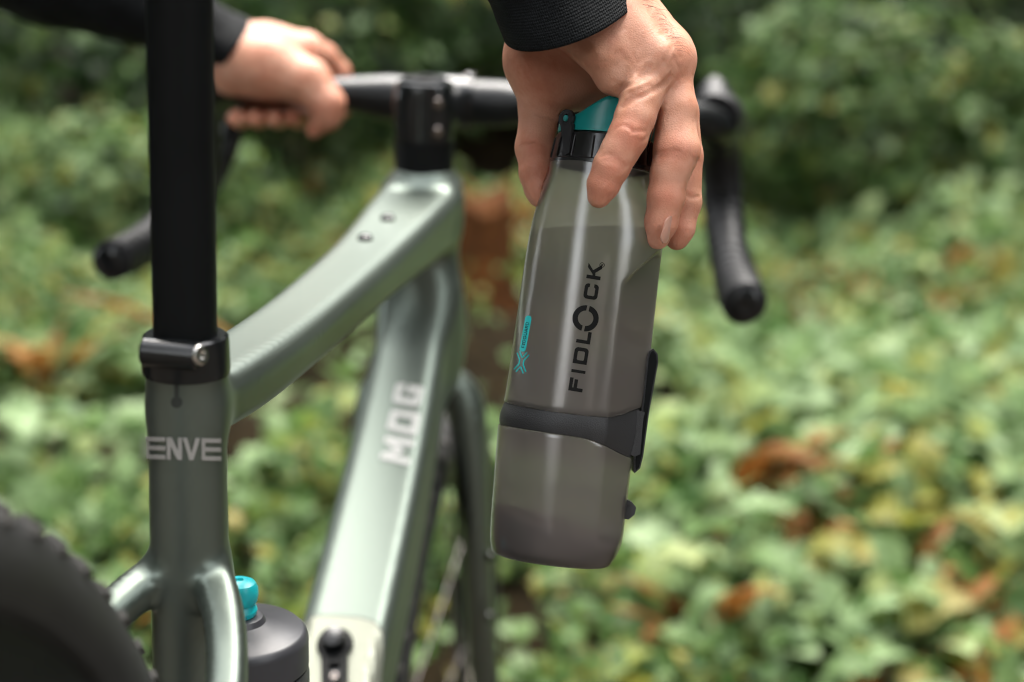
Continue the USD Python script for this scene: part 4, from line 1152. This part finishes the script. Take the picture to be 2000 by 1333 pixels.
# forearm, wrist and the back of the hand
rf.chain(hp([(1085, -230, -20, 122), (1120, -40, -8, 100), (1150, 15, -2, 92)]), K, .012)
for l in ([(1145, -5, -10, 60), (1185, 62, -14, 52), (1262, 138, -22, 45)],
          [(1165, -15, -4, 62), (1228, 58, -4, 50), (1294, 122, -9, 46)],
          [(1165, -15, 10, 62), (1228, 58, 12, 50), (1290, 112, 12, 47)],
          [(1150, -10, 24, 58), (1208, 58, 28, 52), (1274, 114, 32, 45)]):
    rf.chain(hp(l), .016, .010)
for l in ([(1185, 40, -8, 56), (1280, 126, -17, 47)], [(1228, 58, 4, 50), (1292, 112, 2, 47)]):
    rf.chain(hp(l), .018, .010)
# ball of the little finger's side and of the thumb
rf.chain(hp([(1118, 44, -20, 44), (1176, 90, -25, 45), (1232, 146, -25, 41)]), .010, .008)
rf.chain(hp([(1070, 20, 12, 70), (1067, 112, 16, 72), (1085, 150, 18, 64)]), .008, .010)
rf.chain(hp([(1078, 122, 18, 84), (1150, 128, 22, 80), (1205, 122, 20, 66)]), .010, .010)
# fingers
PINKY = [(1266, 152, -26, 42), (1240, 230, -35, 37.5), (1226, 268, -37.5, 37), (1210, 296, -37.5, 35), (1194, 326, -37.5, 34), (1178, 362, -36, 30), (1170, 384, -35, 22)]
RING = [(1302, 130, -12, 45), (1322, 215, -20, 39), (1317, 292, -23, 38.5), (1308, 338, -24, 36), (1301, 384, -24, 35), (1291, 436, -22, 31), (1285, 464, -20, 23)]
MIDDLE = [(1297, 118, 10, 46), (1324, 220, 2, 40), (1335, 306, 0, 37.5), (1335, 395, -2, 34.5), (1326, 448, -4, 30), (1322, 466, -4, 23)]
INDEX = [(1280, 118, 32, 46), (1312, 220, 28, 40), (1316, 300, 24, 37), (1300, 380, 20, 33), (1284, 430, 18, 27)]
THUMB = [(1072, 150, 16, 56), (1056, 212, 17, 42), (1044, 288, 15, 37), (1049, 340, 11, 33.5), (1054, 372, 8, 28), (1056, 384, 7, 22)]
for f_, k_ in ((INDEX, .006), (MIDDLE, .005), (RING, .005), (PINKY, .005)):
    rf.chain(hp(f_), k_ if f_ is INDEX else .0026, .0020)
rf.chain(hp(THUMB), .008, .003)
# knuckles, joints and tendons
for x, y, z, r in ((1306, 112, -14, 38), (1303, 104, 8, 38), (1334, 296, -25, 25)):
    rf.cone(H(x, y, z), H(x, y, z), r * U, r * U, .010)
for a, b in (((1222, 28, -26), (1290, 100, -32)),):
    rf.cone(H(*a), H(*b), 8 * U, 8 * U, .012)
# creases
def gr(pts, depth, width):
    pts = spline(np.array(pts, float), 4 * len(pts)) if len(pts) > 2 else np.array(pts, float)
    d = np.array([P(x, y, 1.0) - CAM for x, y in pts]); d /= np.linalg.norm(d, axis=1, keepdims=True)
    x = rf.trace(CAM + d * (.62 / (d @ FWD))[:, None], d, 260)
    ok = np.abs((x - CAM) @ FWD - ZB) < .075
    if ok.sum() > 1:
        rf.groove(x[ok], depth, width)
def plump(px, py, r, up, k=.008):
    d = P(px, py, 1.0) - CAM; d /= np.linalg.norm(d)
    x = rf.trace([CAM + d * (.62 / (d @ FWD))], [d], 260)[0]
    c = x + d * (r * U - up)
    rf.cone(c, c, r * U, r * U, k)
for q_ in ((1172, 100, 10, .0006), (1246, 178, 14, .0005), (1192, 158, 24, .0010)):
    plump(*q_)
gr([(1206, 178), (1214, 172), (1228, 166), (1251, 151), (1266, 132)], .0026, .0013)
gr([(1215, 208), (1221, 203), (1232, 193), (1253, 187), (1274, 178), (1297, 165), (1310, 150)], .0026, .0013)
gr([(1228, 182), (1253, 174), (1272, 167)], .0012, .0010)
gr([(1268, 146), (1284, 136), (1297, 120)], .0010, .0012)
for k in range(5):
    gr([(1014 + k, 140 + 13 * k), (1032 + 2 * k, 166 + 12 * k), (1056, 188 + 9 * k), (1088, 202 + 7 * k), (1116, 206 + 6 * k)], .0007 + .0003 * (k % 2), .0008)
gr([(1020, 284), (1040, 281), (1070, 285)], .0011, .0009)
gr([(1033, 216), (1059, 226), (1084, 232)], .0010, .0010)
gr([(1130, 78), (1146, 92), (1160, 110)], .0007, .0016)
for pts in ([(1200, 256), (1215, 245), (1230, 250), (1238, 258)], [(1236, 257), (1248, 256), (1262, 257)], [(1240, 270), (1254, 276), (1266, 266)], [(1174, 306), (1190, 302), (1210, 314), (1222, 326)],
            [(1182, 314), (1200, 316), (1216, 330)], [(1276, 301), (1299, 297), (1326, 298)], [(1314, 294), (1330, 300), (1344, 312)], [(1290, 308), (1312, 306), (1338, 318)], [(1270, 385), (1292, 379), (1318, 392)], [(1276, 392), (1296, 388), (1314, 398)],
            [(1345, 300), (1356, 312), (1366, 316)], [(1340, 380), (1352, 386), (1364, 384)]):
    gr(pts, .0010, .0008)
g = np.random.default_rng(4)
for k in range(46):     # fine lines over the back of the hand and the ball of the thumb
    if k < 28:
        c = np.array([1190, 60]) + g.random(2) * [140, 110]; dv = np.array([.55, .83]) if g.random() < .5 else np.array([-.8, .6])
    else:
        c = np.array([1010, 90]) + g.random(2) * [80, 90]; dv = np.array([.5, .86])
    dv = dv + g.normal(0, .15, 2); L_ = g.uniform(10, 26)
    gr([c - dv * L_ / 2, c + g.normal(0, 1, 2), c + dv * L_ / 2], .00035, .0007)
# cut the bottle's room out of the palm so that skin and plastic touch without crossing
for s0b, s1b, ra, rb in ((600, 700, 124, 112), (700, 765, 110, 101), (765, 826, 102, 96)):
    rf.cone(BA + U * (A3 * s0b + E1 * 3), BA + U * (A3 * s1b + E1 * 3), ra * U, rb * U, .0012, cut=True)
rf.cone(BA + U * (A3 * 826 + E1 * 4), BA + U * (A3 * 858 + E1 * 14), 93 * U, 60 * U, .002, cut=True)
right_hand = rf.mesh(2)
if len(right_hand.vertices):
    comps = trimesh.graph.connected_components(right_hand.edges_unique, nodes=np.arange(len(right_hand.vertices)))
    big = max(comps, key=len); keep = np.zeros(len(right_hand.vertices), bool); keep[big] = True
    right_hand.update_faces(keep[right_hand.faces].all(1)); right_hand.remove_unreferenced_vertices()

# left hand on the bar
BP = lambda y: B(barf([0, y, 0]))[0]
ZL = float((BP(.135) - CAM) @ FWD); UL = ZL / FOCAL
def G(px, py, dz): return P(px, py, ZL + dz / 1000.0)
def gp(l): return [(G(x, y, z), r * UL) for x, y, z, r in l]
lf = Field(np.min([G(250, 320, 90), G(720, -60, -90), G(250, -60, 90), G(720, 320, -90), G(250, -60, -90), G(720, 320, 90)], 0), np.max([G(250, 320, 90), G(720, -60, -90), G(250, -60, 90), G(720, 320, -90), G(250, -60, -90), G(720, 320, 90)], 0), .0016)
lf.chain(gp([(300, -10, 10, 62), (410, 72, 5, 52), (462, 108, 0, 60)]), .012, .012)
for l in ([(462, 116, -16, 56), (520, 130, -22, 56), (568, 150, -22, 46)], [(450, 105, 0, 60), (530, 105, 2, 54), (598, 104, 4, 40)], [(452, 102, 22, 52), (520, 98, 26, 50), (585, 102, 30, 38)], [(455, 102, 34, 46), (500, 100, 46, 46), (555, 108, 50, 36)]):
    lf.chain(gp(l), .012, .010)
lf.chain(gp([(455, 152, -12, 36), (520, 152, -16, 34), (560, 148, -18, 34)]), .010, .01)
LTH = [(548, 140, -20, 50), (602, 160, -27, 43), (640, 203, -29, 33), (640, 226, -27, 27), (614, 254, -22, 16)]
lf.chain(gp(LTH), .0045, .004)
lf.chain(gp([(596, 98, 8, 36), (632, 112, 18, 27), (662, 140, 30, 22), (676, 168, 36, 18)]), .004, .004)
lf.chain(gp([(676, 168, 36, 18), (676, 208, 22, 15), (655, 232, 6, 14)]), .003, .004)
for x in (470, 506, 544, 582):
    lf.chain(gp([(x + 10, 105, 46, 34), (x + 24, 150, 62, 24), (x + 22, 208, 46, 20), (x, 232, 10, 19.5), (x - 10, 231, -14, 17)]), .0012, .002)
for a in (560, 600, 636):
    pass
left_hand = lf.mesh(1)
comps = trimesh.graph.connected_components(left_hand.edges_unique, nodes=np.arange(len(left_hand.vertices)))
big = max(comps, key=len); keep = np.zeros(len(left_hand.vertices), bool); keep[big] = True
left_hand.update_faces(keep[left_hand.faces].all(1)); left_hand.remove_unreferenced_vertices()

# the rest of the figure stands to the left of the bicycle, facing it, outside the picture
GZ = 0.0
hip = W(-.74, .92, .93); chest = W(-.62, .93, 1.28); neck = W(-.53, .93, 1.49); head = W(-.46, .93, 1.62)
shR = W(-.52, .74, 1.41); shL = W(-.52, 1.12, 1.40)
elR = W(-.13, .70, 1.27); elL = W(-.50, 1.22, 1.12)
wrR = H(1112, -15, -6); wrL = G(405, 72, 4)
bf = Field([-1.6, -.6, -.02], [1.2, 1.2, 1.85], .011)
def body_region(field, pts, k=.03): field.chain(pts, k, k)
# skin under the clothes: head, neck, arms
skin = Field(np.min([head - .16, neck - .1, elR - .12, elL - .12, wrR - .05, wrL - .05], 0), np.max([head + .18, neck + .12, shR + .1, shL + .1, elR + .1, wrR + .1, wrL + .1], 0), .006, .1)
skin.chain([(chest, .07), (neck, .058), (head, .062)], .02, .03)
up_h = (head - neck) / np.linalg.norm(head - neck); fw_h = RH - up_h * (RH @ up_h); fw_h /= np.linalg.norm(fw_h); sd_h = np.cross(up_h, fw_h)
hc = head + up_h * .035
skin.cone(hc - fw_h * .015, hc + up_h * .01 - fw_h * .01, .090, .092, .02, squash=(sd_h, .84))
skin.cone(hc + fw_h * .030 - up_h * .06, hc + fw_h * .045 - up_h * .09, .055, .040, .03)
skin.cone(hc + fw_h * .085 - up_h * .005, hc + fw_h * .108 - up_h * .042, .010, .014, .012)          # nose
for s in (-1, 1):
    skin.cone(hc + fw_h * .092 + sd_h * s * .030 + up_h * .004, hc + fw_h * .090 + sd_h * s * .034 + up_h * .004, .012, .011, .004, cut=True)
    skin.cone(hc + fw_h * .080 + sd_h * s * .031 + up_h * .004, hc + fw_h * .081 + sd_h * s * .031 + up_h * .004, .0115, .0115, .002)
    skin.cone(hc + sd_h * s * .080 + up_h * .010 - fw_h * .01, hc + sd_h * s * .080 - up_h * .028 - fw_h * .006, .015, .010, .006, squash=(sd_h, .45))
skin.groove([hc + fw_h * .098 + sd_h * .022 - up_h * .068, hc + fw_h * .104 - up_h * .068, hc + fw_h * .098 - sd_h * .022 - up_h * .068], .006, .005)
for s_, e_, w_, r_ in ((shR, elR, wrR, .0215), (shL, elL, wrL, .0230)):
    skin.chain([(s_, .045), (e_, .038), (e_ + (w_ - e_) * .35, .036), (w_ + (e_ - w_) * .22, .026)], .02, .01)
sk = skin.mesh()
person = thing('person', 'person in black long sleeves gripping the handlebar and holding the smoky bottle', 'person', W(-.74, .92, GZ))
bv, bfc = cat_meshes([right_hand, left_hand, sk])
bp_ = obj('body', (bv, bfc), M['skin'], person, smooth=True)
# redder skin over the joints, the finger tips and the heel of the hand
blush = np.zeros(len(bv))
for c, rad, amt in [(H(*i[:3]), 11e-3, .55) for i in (PINKY[-2], RING[-2], MIDDLE[-2], INDEX[-2], THUMB[-2])] + [(H(*i), 9e-3, .40) for i in ((1226, 262, -45), (1318, 296, -32), (1340, 305, -6), (1196, 324, -46), (1303, 384, -32), (1042, 285, 4))] \
        + [(H(1312, 110, -14), 14e-3, .30), (H(1090, 150, -8), 24e-3, .35), (H(1160, 150, 0), 20e-3, .35), (H(1050, 340, 4), 16e-3, .3)] + [(G(*i), 15e-3, .5) for i in ((612, 250, -18), (640, 212, -30), (470, 230, -8), (512, 230, -8), (556, 230, -8), (600, 110, 10))]:
    blush = np.maximum(blush, amt * np.exp(-((bv - c) ** 2).sum(1) / rad ** 2))
UsdGeom.PrimvarsAPI(stage.GetPrimAtPath(bp_)).CreatePrimvar('blush', Sdf.ValueTypeNames.FloatArray, 'vertex').Set(Vt.FloatArray.FromNumpy(blush.astype(np.float32)))

# hair, trousers, shoes, shirt
hf = Field(hc - .16, hc + .16, .005, .1)
hf.cone(hc - fw_h * .028 + up_h * .020, hc - fw_h * .018 + up_h * .030, .094, .096, .01, squash=(sd_h, .87))
hf.cone(hc + fw_h * .075 - up_h * .07, hc + fw_h * .115 + up_h * .01, .085, .075, .01, cut=True)
hm = hf.mesh(); hm.vertices += (meshkit.noise(hm.vertices * 160, 3) - .5)[:, None] * .006 * np.sign(hm.vertices - hc)
obj('hair', hm, M['hair'], person, smooth=True)
tr = Field(hip - [.45, .45, .96], hip + [.45, .45, .25], .012, .1)
tr.chain([(hip + [0, 0, .12], .135), (hip, .150)], .04, .05)
for s in (-1, 1):
    hj = hip + FH * s * .085 - [0, 0, .04]; kn_ = W(-.70, .92 + s * .12, .50); an = W(-.76, .92 + s * .14, .09)
    tr.chain([(hj, .098), (kn_, .068), (kn_ + (an - kn_) * .35, .066), (an, .050)], .03, .03)
tm = tr.mesh(); obj('trousers', tm, M['cloth'], person, smooth=True)
for s in (-1, 1):
    an = W(-.76, .92 + s * .14, .055)
    sf = Field(an - .22, an + .24, .006, .1)
    sf.chain([(an - RH * .05, .040), (an + RH * .08, .042), (an + RH * .17, .032)], .01, .012)
    sm_ = sf.mesh(); sm_.vertices[:, 2] = np.maximum(sm_.vertices[:, 2], .012 + .0)
    obj('shoe', sm_, M['matt_black'], person, smooth=True)
shf = Field(np.min([hip - .3, shR - .15, shL - .15], 0), np.max([hip + .3, shR + .15, shL + .15, neck + .05], 0), .010, .1)
shf.chain([(hip + [0, 0, .02], .150), (hip + (chest - hip) * .5, .142), (chest, .150)], .04, .06)
shf.chain([(chest + FH * .06, .125), (shL, .070)], .05, .05); shf.chain([(chest - FH * .06, .125), (shR, .070)], .05, .05)
shf.cone(neck - (neck - chest) * .25, neck - (neck - chest) * .1, .09, .066, .04)
for s_, e_ in ((shR, elR), (shL, elL)):
    shf.chain([(s_, .068), (s_ + (e_ - s_) * .85, .054)], .03, .03)
sm2 = shf.mesh()
shirt = obj('shirt', sm2, M['cloth'], person, smooth=True)


def sleeve(name, cuff_c, a, b, elbow, r_el, hint, seed, folds=.0028, lip=.002, n=90, m=160):
    """A knitted sleeve from the elbow to a cuff given by its centre and two half axes."""
    g = np.random.default_rng(seed)
    th = np.linspace(0, 2 * np.pi, m, endpoint=False)
    ax_ = elbow - cuff_c; L = np.linalg.norm(ax_); axn = ax_ / L
    a2 = a - axn * (a @ axn); a2 = a2 / np.linalg.norm(a2); b2_ = b - axn * (b @ axn); b2_ -= a2 * (a2 @ b2_); b2_ /= np.linalg.norm(b2_)
    la, lb = np.linalg.norm(a), np.linalg.norm(b)
    rows, tt = [], np.r_[-.020, -.012, 0.0, .0, np.linspace(.004, 1.0, n)]
    shrink = np.r_[.10, .085, .03, 0.0, np.zeros(n)]
    for t, sh in zip(tt, shrink):
        t_ = max(t, 0)
        w = smooth(np.clip(t_ / .55, 0, 1))
        ring0 = a * np.cos(th)[:, None] + b * np.sin(th)[:, None]
        ring1 = (a2 * np.cos(th)[:, None] + b2_ * np.sin(th)[:, None]) * r_el
        ring = ring0 * (1 - w) + ring1 * w
        off = cuff_c + ax_ * t_ + axn * (-.004 if 0 else 0)
        d = ring / np.linalg.norm(ring, axis=1, keepdims=True)
        ripple = folds * (meshkit.fbm(np.stack([np.cos(th) * 1.4 + seed, np.sin(th) * 1.4, np.full(m, t_ * 9.0)], -1), 3, seed) - .5) * 4 * min(1, t_ / .08)
        hem = -.0009 * math.exp(-((t_ - .045) / .012) ** 2) + .0012 * math.exp(-((t_ - .0) / .03) ** 2)
        inward = 0
        if t <= 0 and sh:
            ring = ring * (1 - sh); off = off + axn * (.010 if sh > .09 else .004 if sh > .05 else .0)
        rows.append(off + ring + d * (ripple + hem)[:, None])
    rows = np.array(rows)
    v = rows.reshape(-1, 3); nr = len(rows)
    i = np.arange(m); j = (i + 1) % m; f = []
    vv = np.concatenate([rows, rows[:, :1]], 1); m1 = m + 1
    i = np.arange(m)
    for k in range(nr - 1):
        p_, q_, r__, s_ = k * m1 + i, k * m1 + i + 1, (k + 1) * m1 + i + 1, (k + 1) * m1 + i
        f += [np.stack([p_, q_, r__], 1), np.stack([p_, r__, s_], 1)]
    circ = 2 * np.pi * (la + lb) / 2
    cell = .00135
    uvv = np.stack(np.broadcast_arrays(np.linspace(0, round(circ / cell), m1)[None], (np.maximum(tt, -.02) * L / cell)[:, None]), -1).reshape(-1, 2)
    return obj(name, (vv.reshape(-1, 3), np.vstack(f)), M['knit'], shirt, smooth=True, uv=uvv)


# right cuff: its far left and right ends and its near and far rims
cc = (H(994, 52, 2) + H(1244, -6, -14)) / 2
sleeve('sleeve', cc, (H(1244, -6, -14) - H(994, 52, 2)) / 2, H(1084, 94, -52) - cc, elR, .052, None, 3)
lc = (G(486, 40, 6) + G(420, 140, -6)) / 2
sleeve('sleeve', lc, (G(486, 40, 6) - G(420, 140, -6)) / 2, (G(462, 96, -40) - G(448, 84, 40)) / 2, elL, .056, None, 5)

# nails
def nail(c, nrm, along, w, l, parent):
    nrm = nrm / np.linalg.norm(nrm); along = along - nrm * (along @ nrm); along /= np.linalg.norm(along); side = np.cross(nrm, along)
    t, u = np.linspace(-1, 1, 17), np.linspace(-1, 1, 9); rows = []
    for a in t:
        ww = w * (1 - .85 * max(0, (abs(a) - .45) / .55) ** 2.2 * (.75 if a < 0 else .8))
        rows.append([c + along * a * l + side * q * ww + nrm * (.0011 * (1 - (q * ww / w) ** 2) - .0008 - .0007 * a * a) for q in u])
    top = np.array(rows); bot = top - nrm * .0007
    ring = np.concatenate([top, bot[:, ::-1]], 1)
    obj('nail', loft(ring), M['nail'], parent, smooth=50)
def on_hand(px, py, off=0.0):
    """Where a sight line meets the right hand."""
    d = P(px, py, 1.0) - CAM; d /= np.linalg.norm(d)
    t0 = .60 / (d @ FWD)
    x = rf.trace([CAM + d * t0], [d], 200); return x[0], rf.normal(x)[0]
body = person + '/body'
for (px, py), along, w, l in (((1190, 384), (H(1172, 408, -36) - H(1197, 364, -37)), .0040, .0052), ((1309, 450), (H(1296, 487, -20) - H(1318, 412, -24)), .0048, .0066)):
    x, n_ = on_hand(px, py)
    n_ = n_ + RIGHT * .9; n_ /= np.linalg.norm(n_)
    nail(x - n_ * .0003, n_, along, w, l, body)
# hairs on the wrist and along the hand's edge
g = np.random.default_rng(17); hv = []
for k in range(70):
    px, py = (1268 + 60 * g.random(), 0) if False else (0, 0)
    t = g.random(); base = np.array([1262 + 66 * t, -5 + 92 * t]) + g.normal(0, 5, 2) - [7, -4]
    x, n_ = on_hand(*base)
    if not np.isfinite(x).all() or abs((x - CAM) @ FWD - ZB) > .07:
        continue
    grow = (H(1330, 90, -10) - H(1270, 0, -10)); grow /= np.linalg.norm(grow)
    L_ = g.uniform(.004, .010)
    q0 = x; q1 = x + n_ * L_ * .25 + (RIGHT * .55 + UP * .25) * L_ * .3 + grow * L_ * .3; q2 = x + n_ * L_ * .25 + (RIGHT * .6 + UP * .1) * L_ * .5 + grow * L_ * .75 + g.normal(0, .0008, 3)
    hv.append(tube(spline([q0, q1, q2], 6), np.linspace(.00006, .00002, 6), m=3, up=(.2, .3, .9)))
if hv:
    obj('arm_hair', cat_meshes(hv), M['hair'], person, smooth=False, kind='stuff')
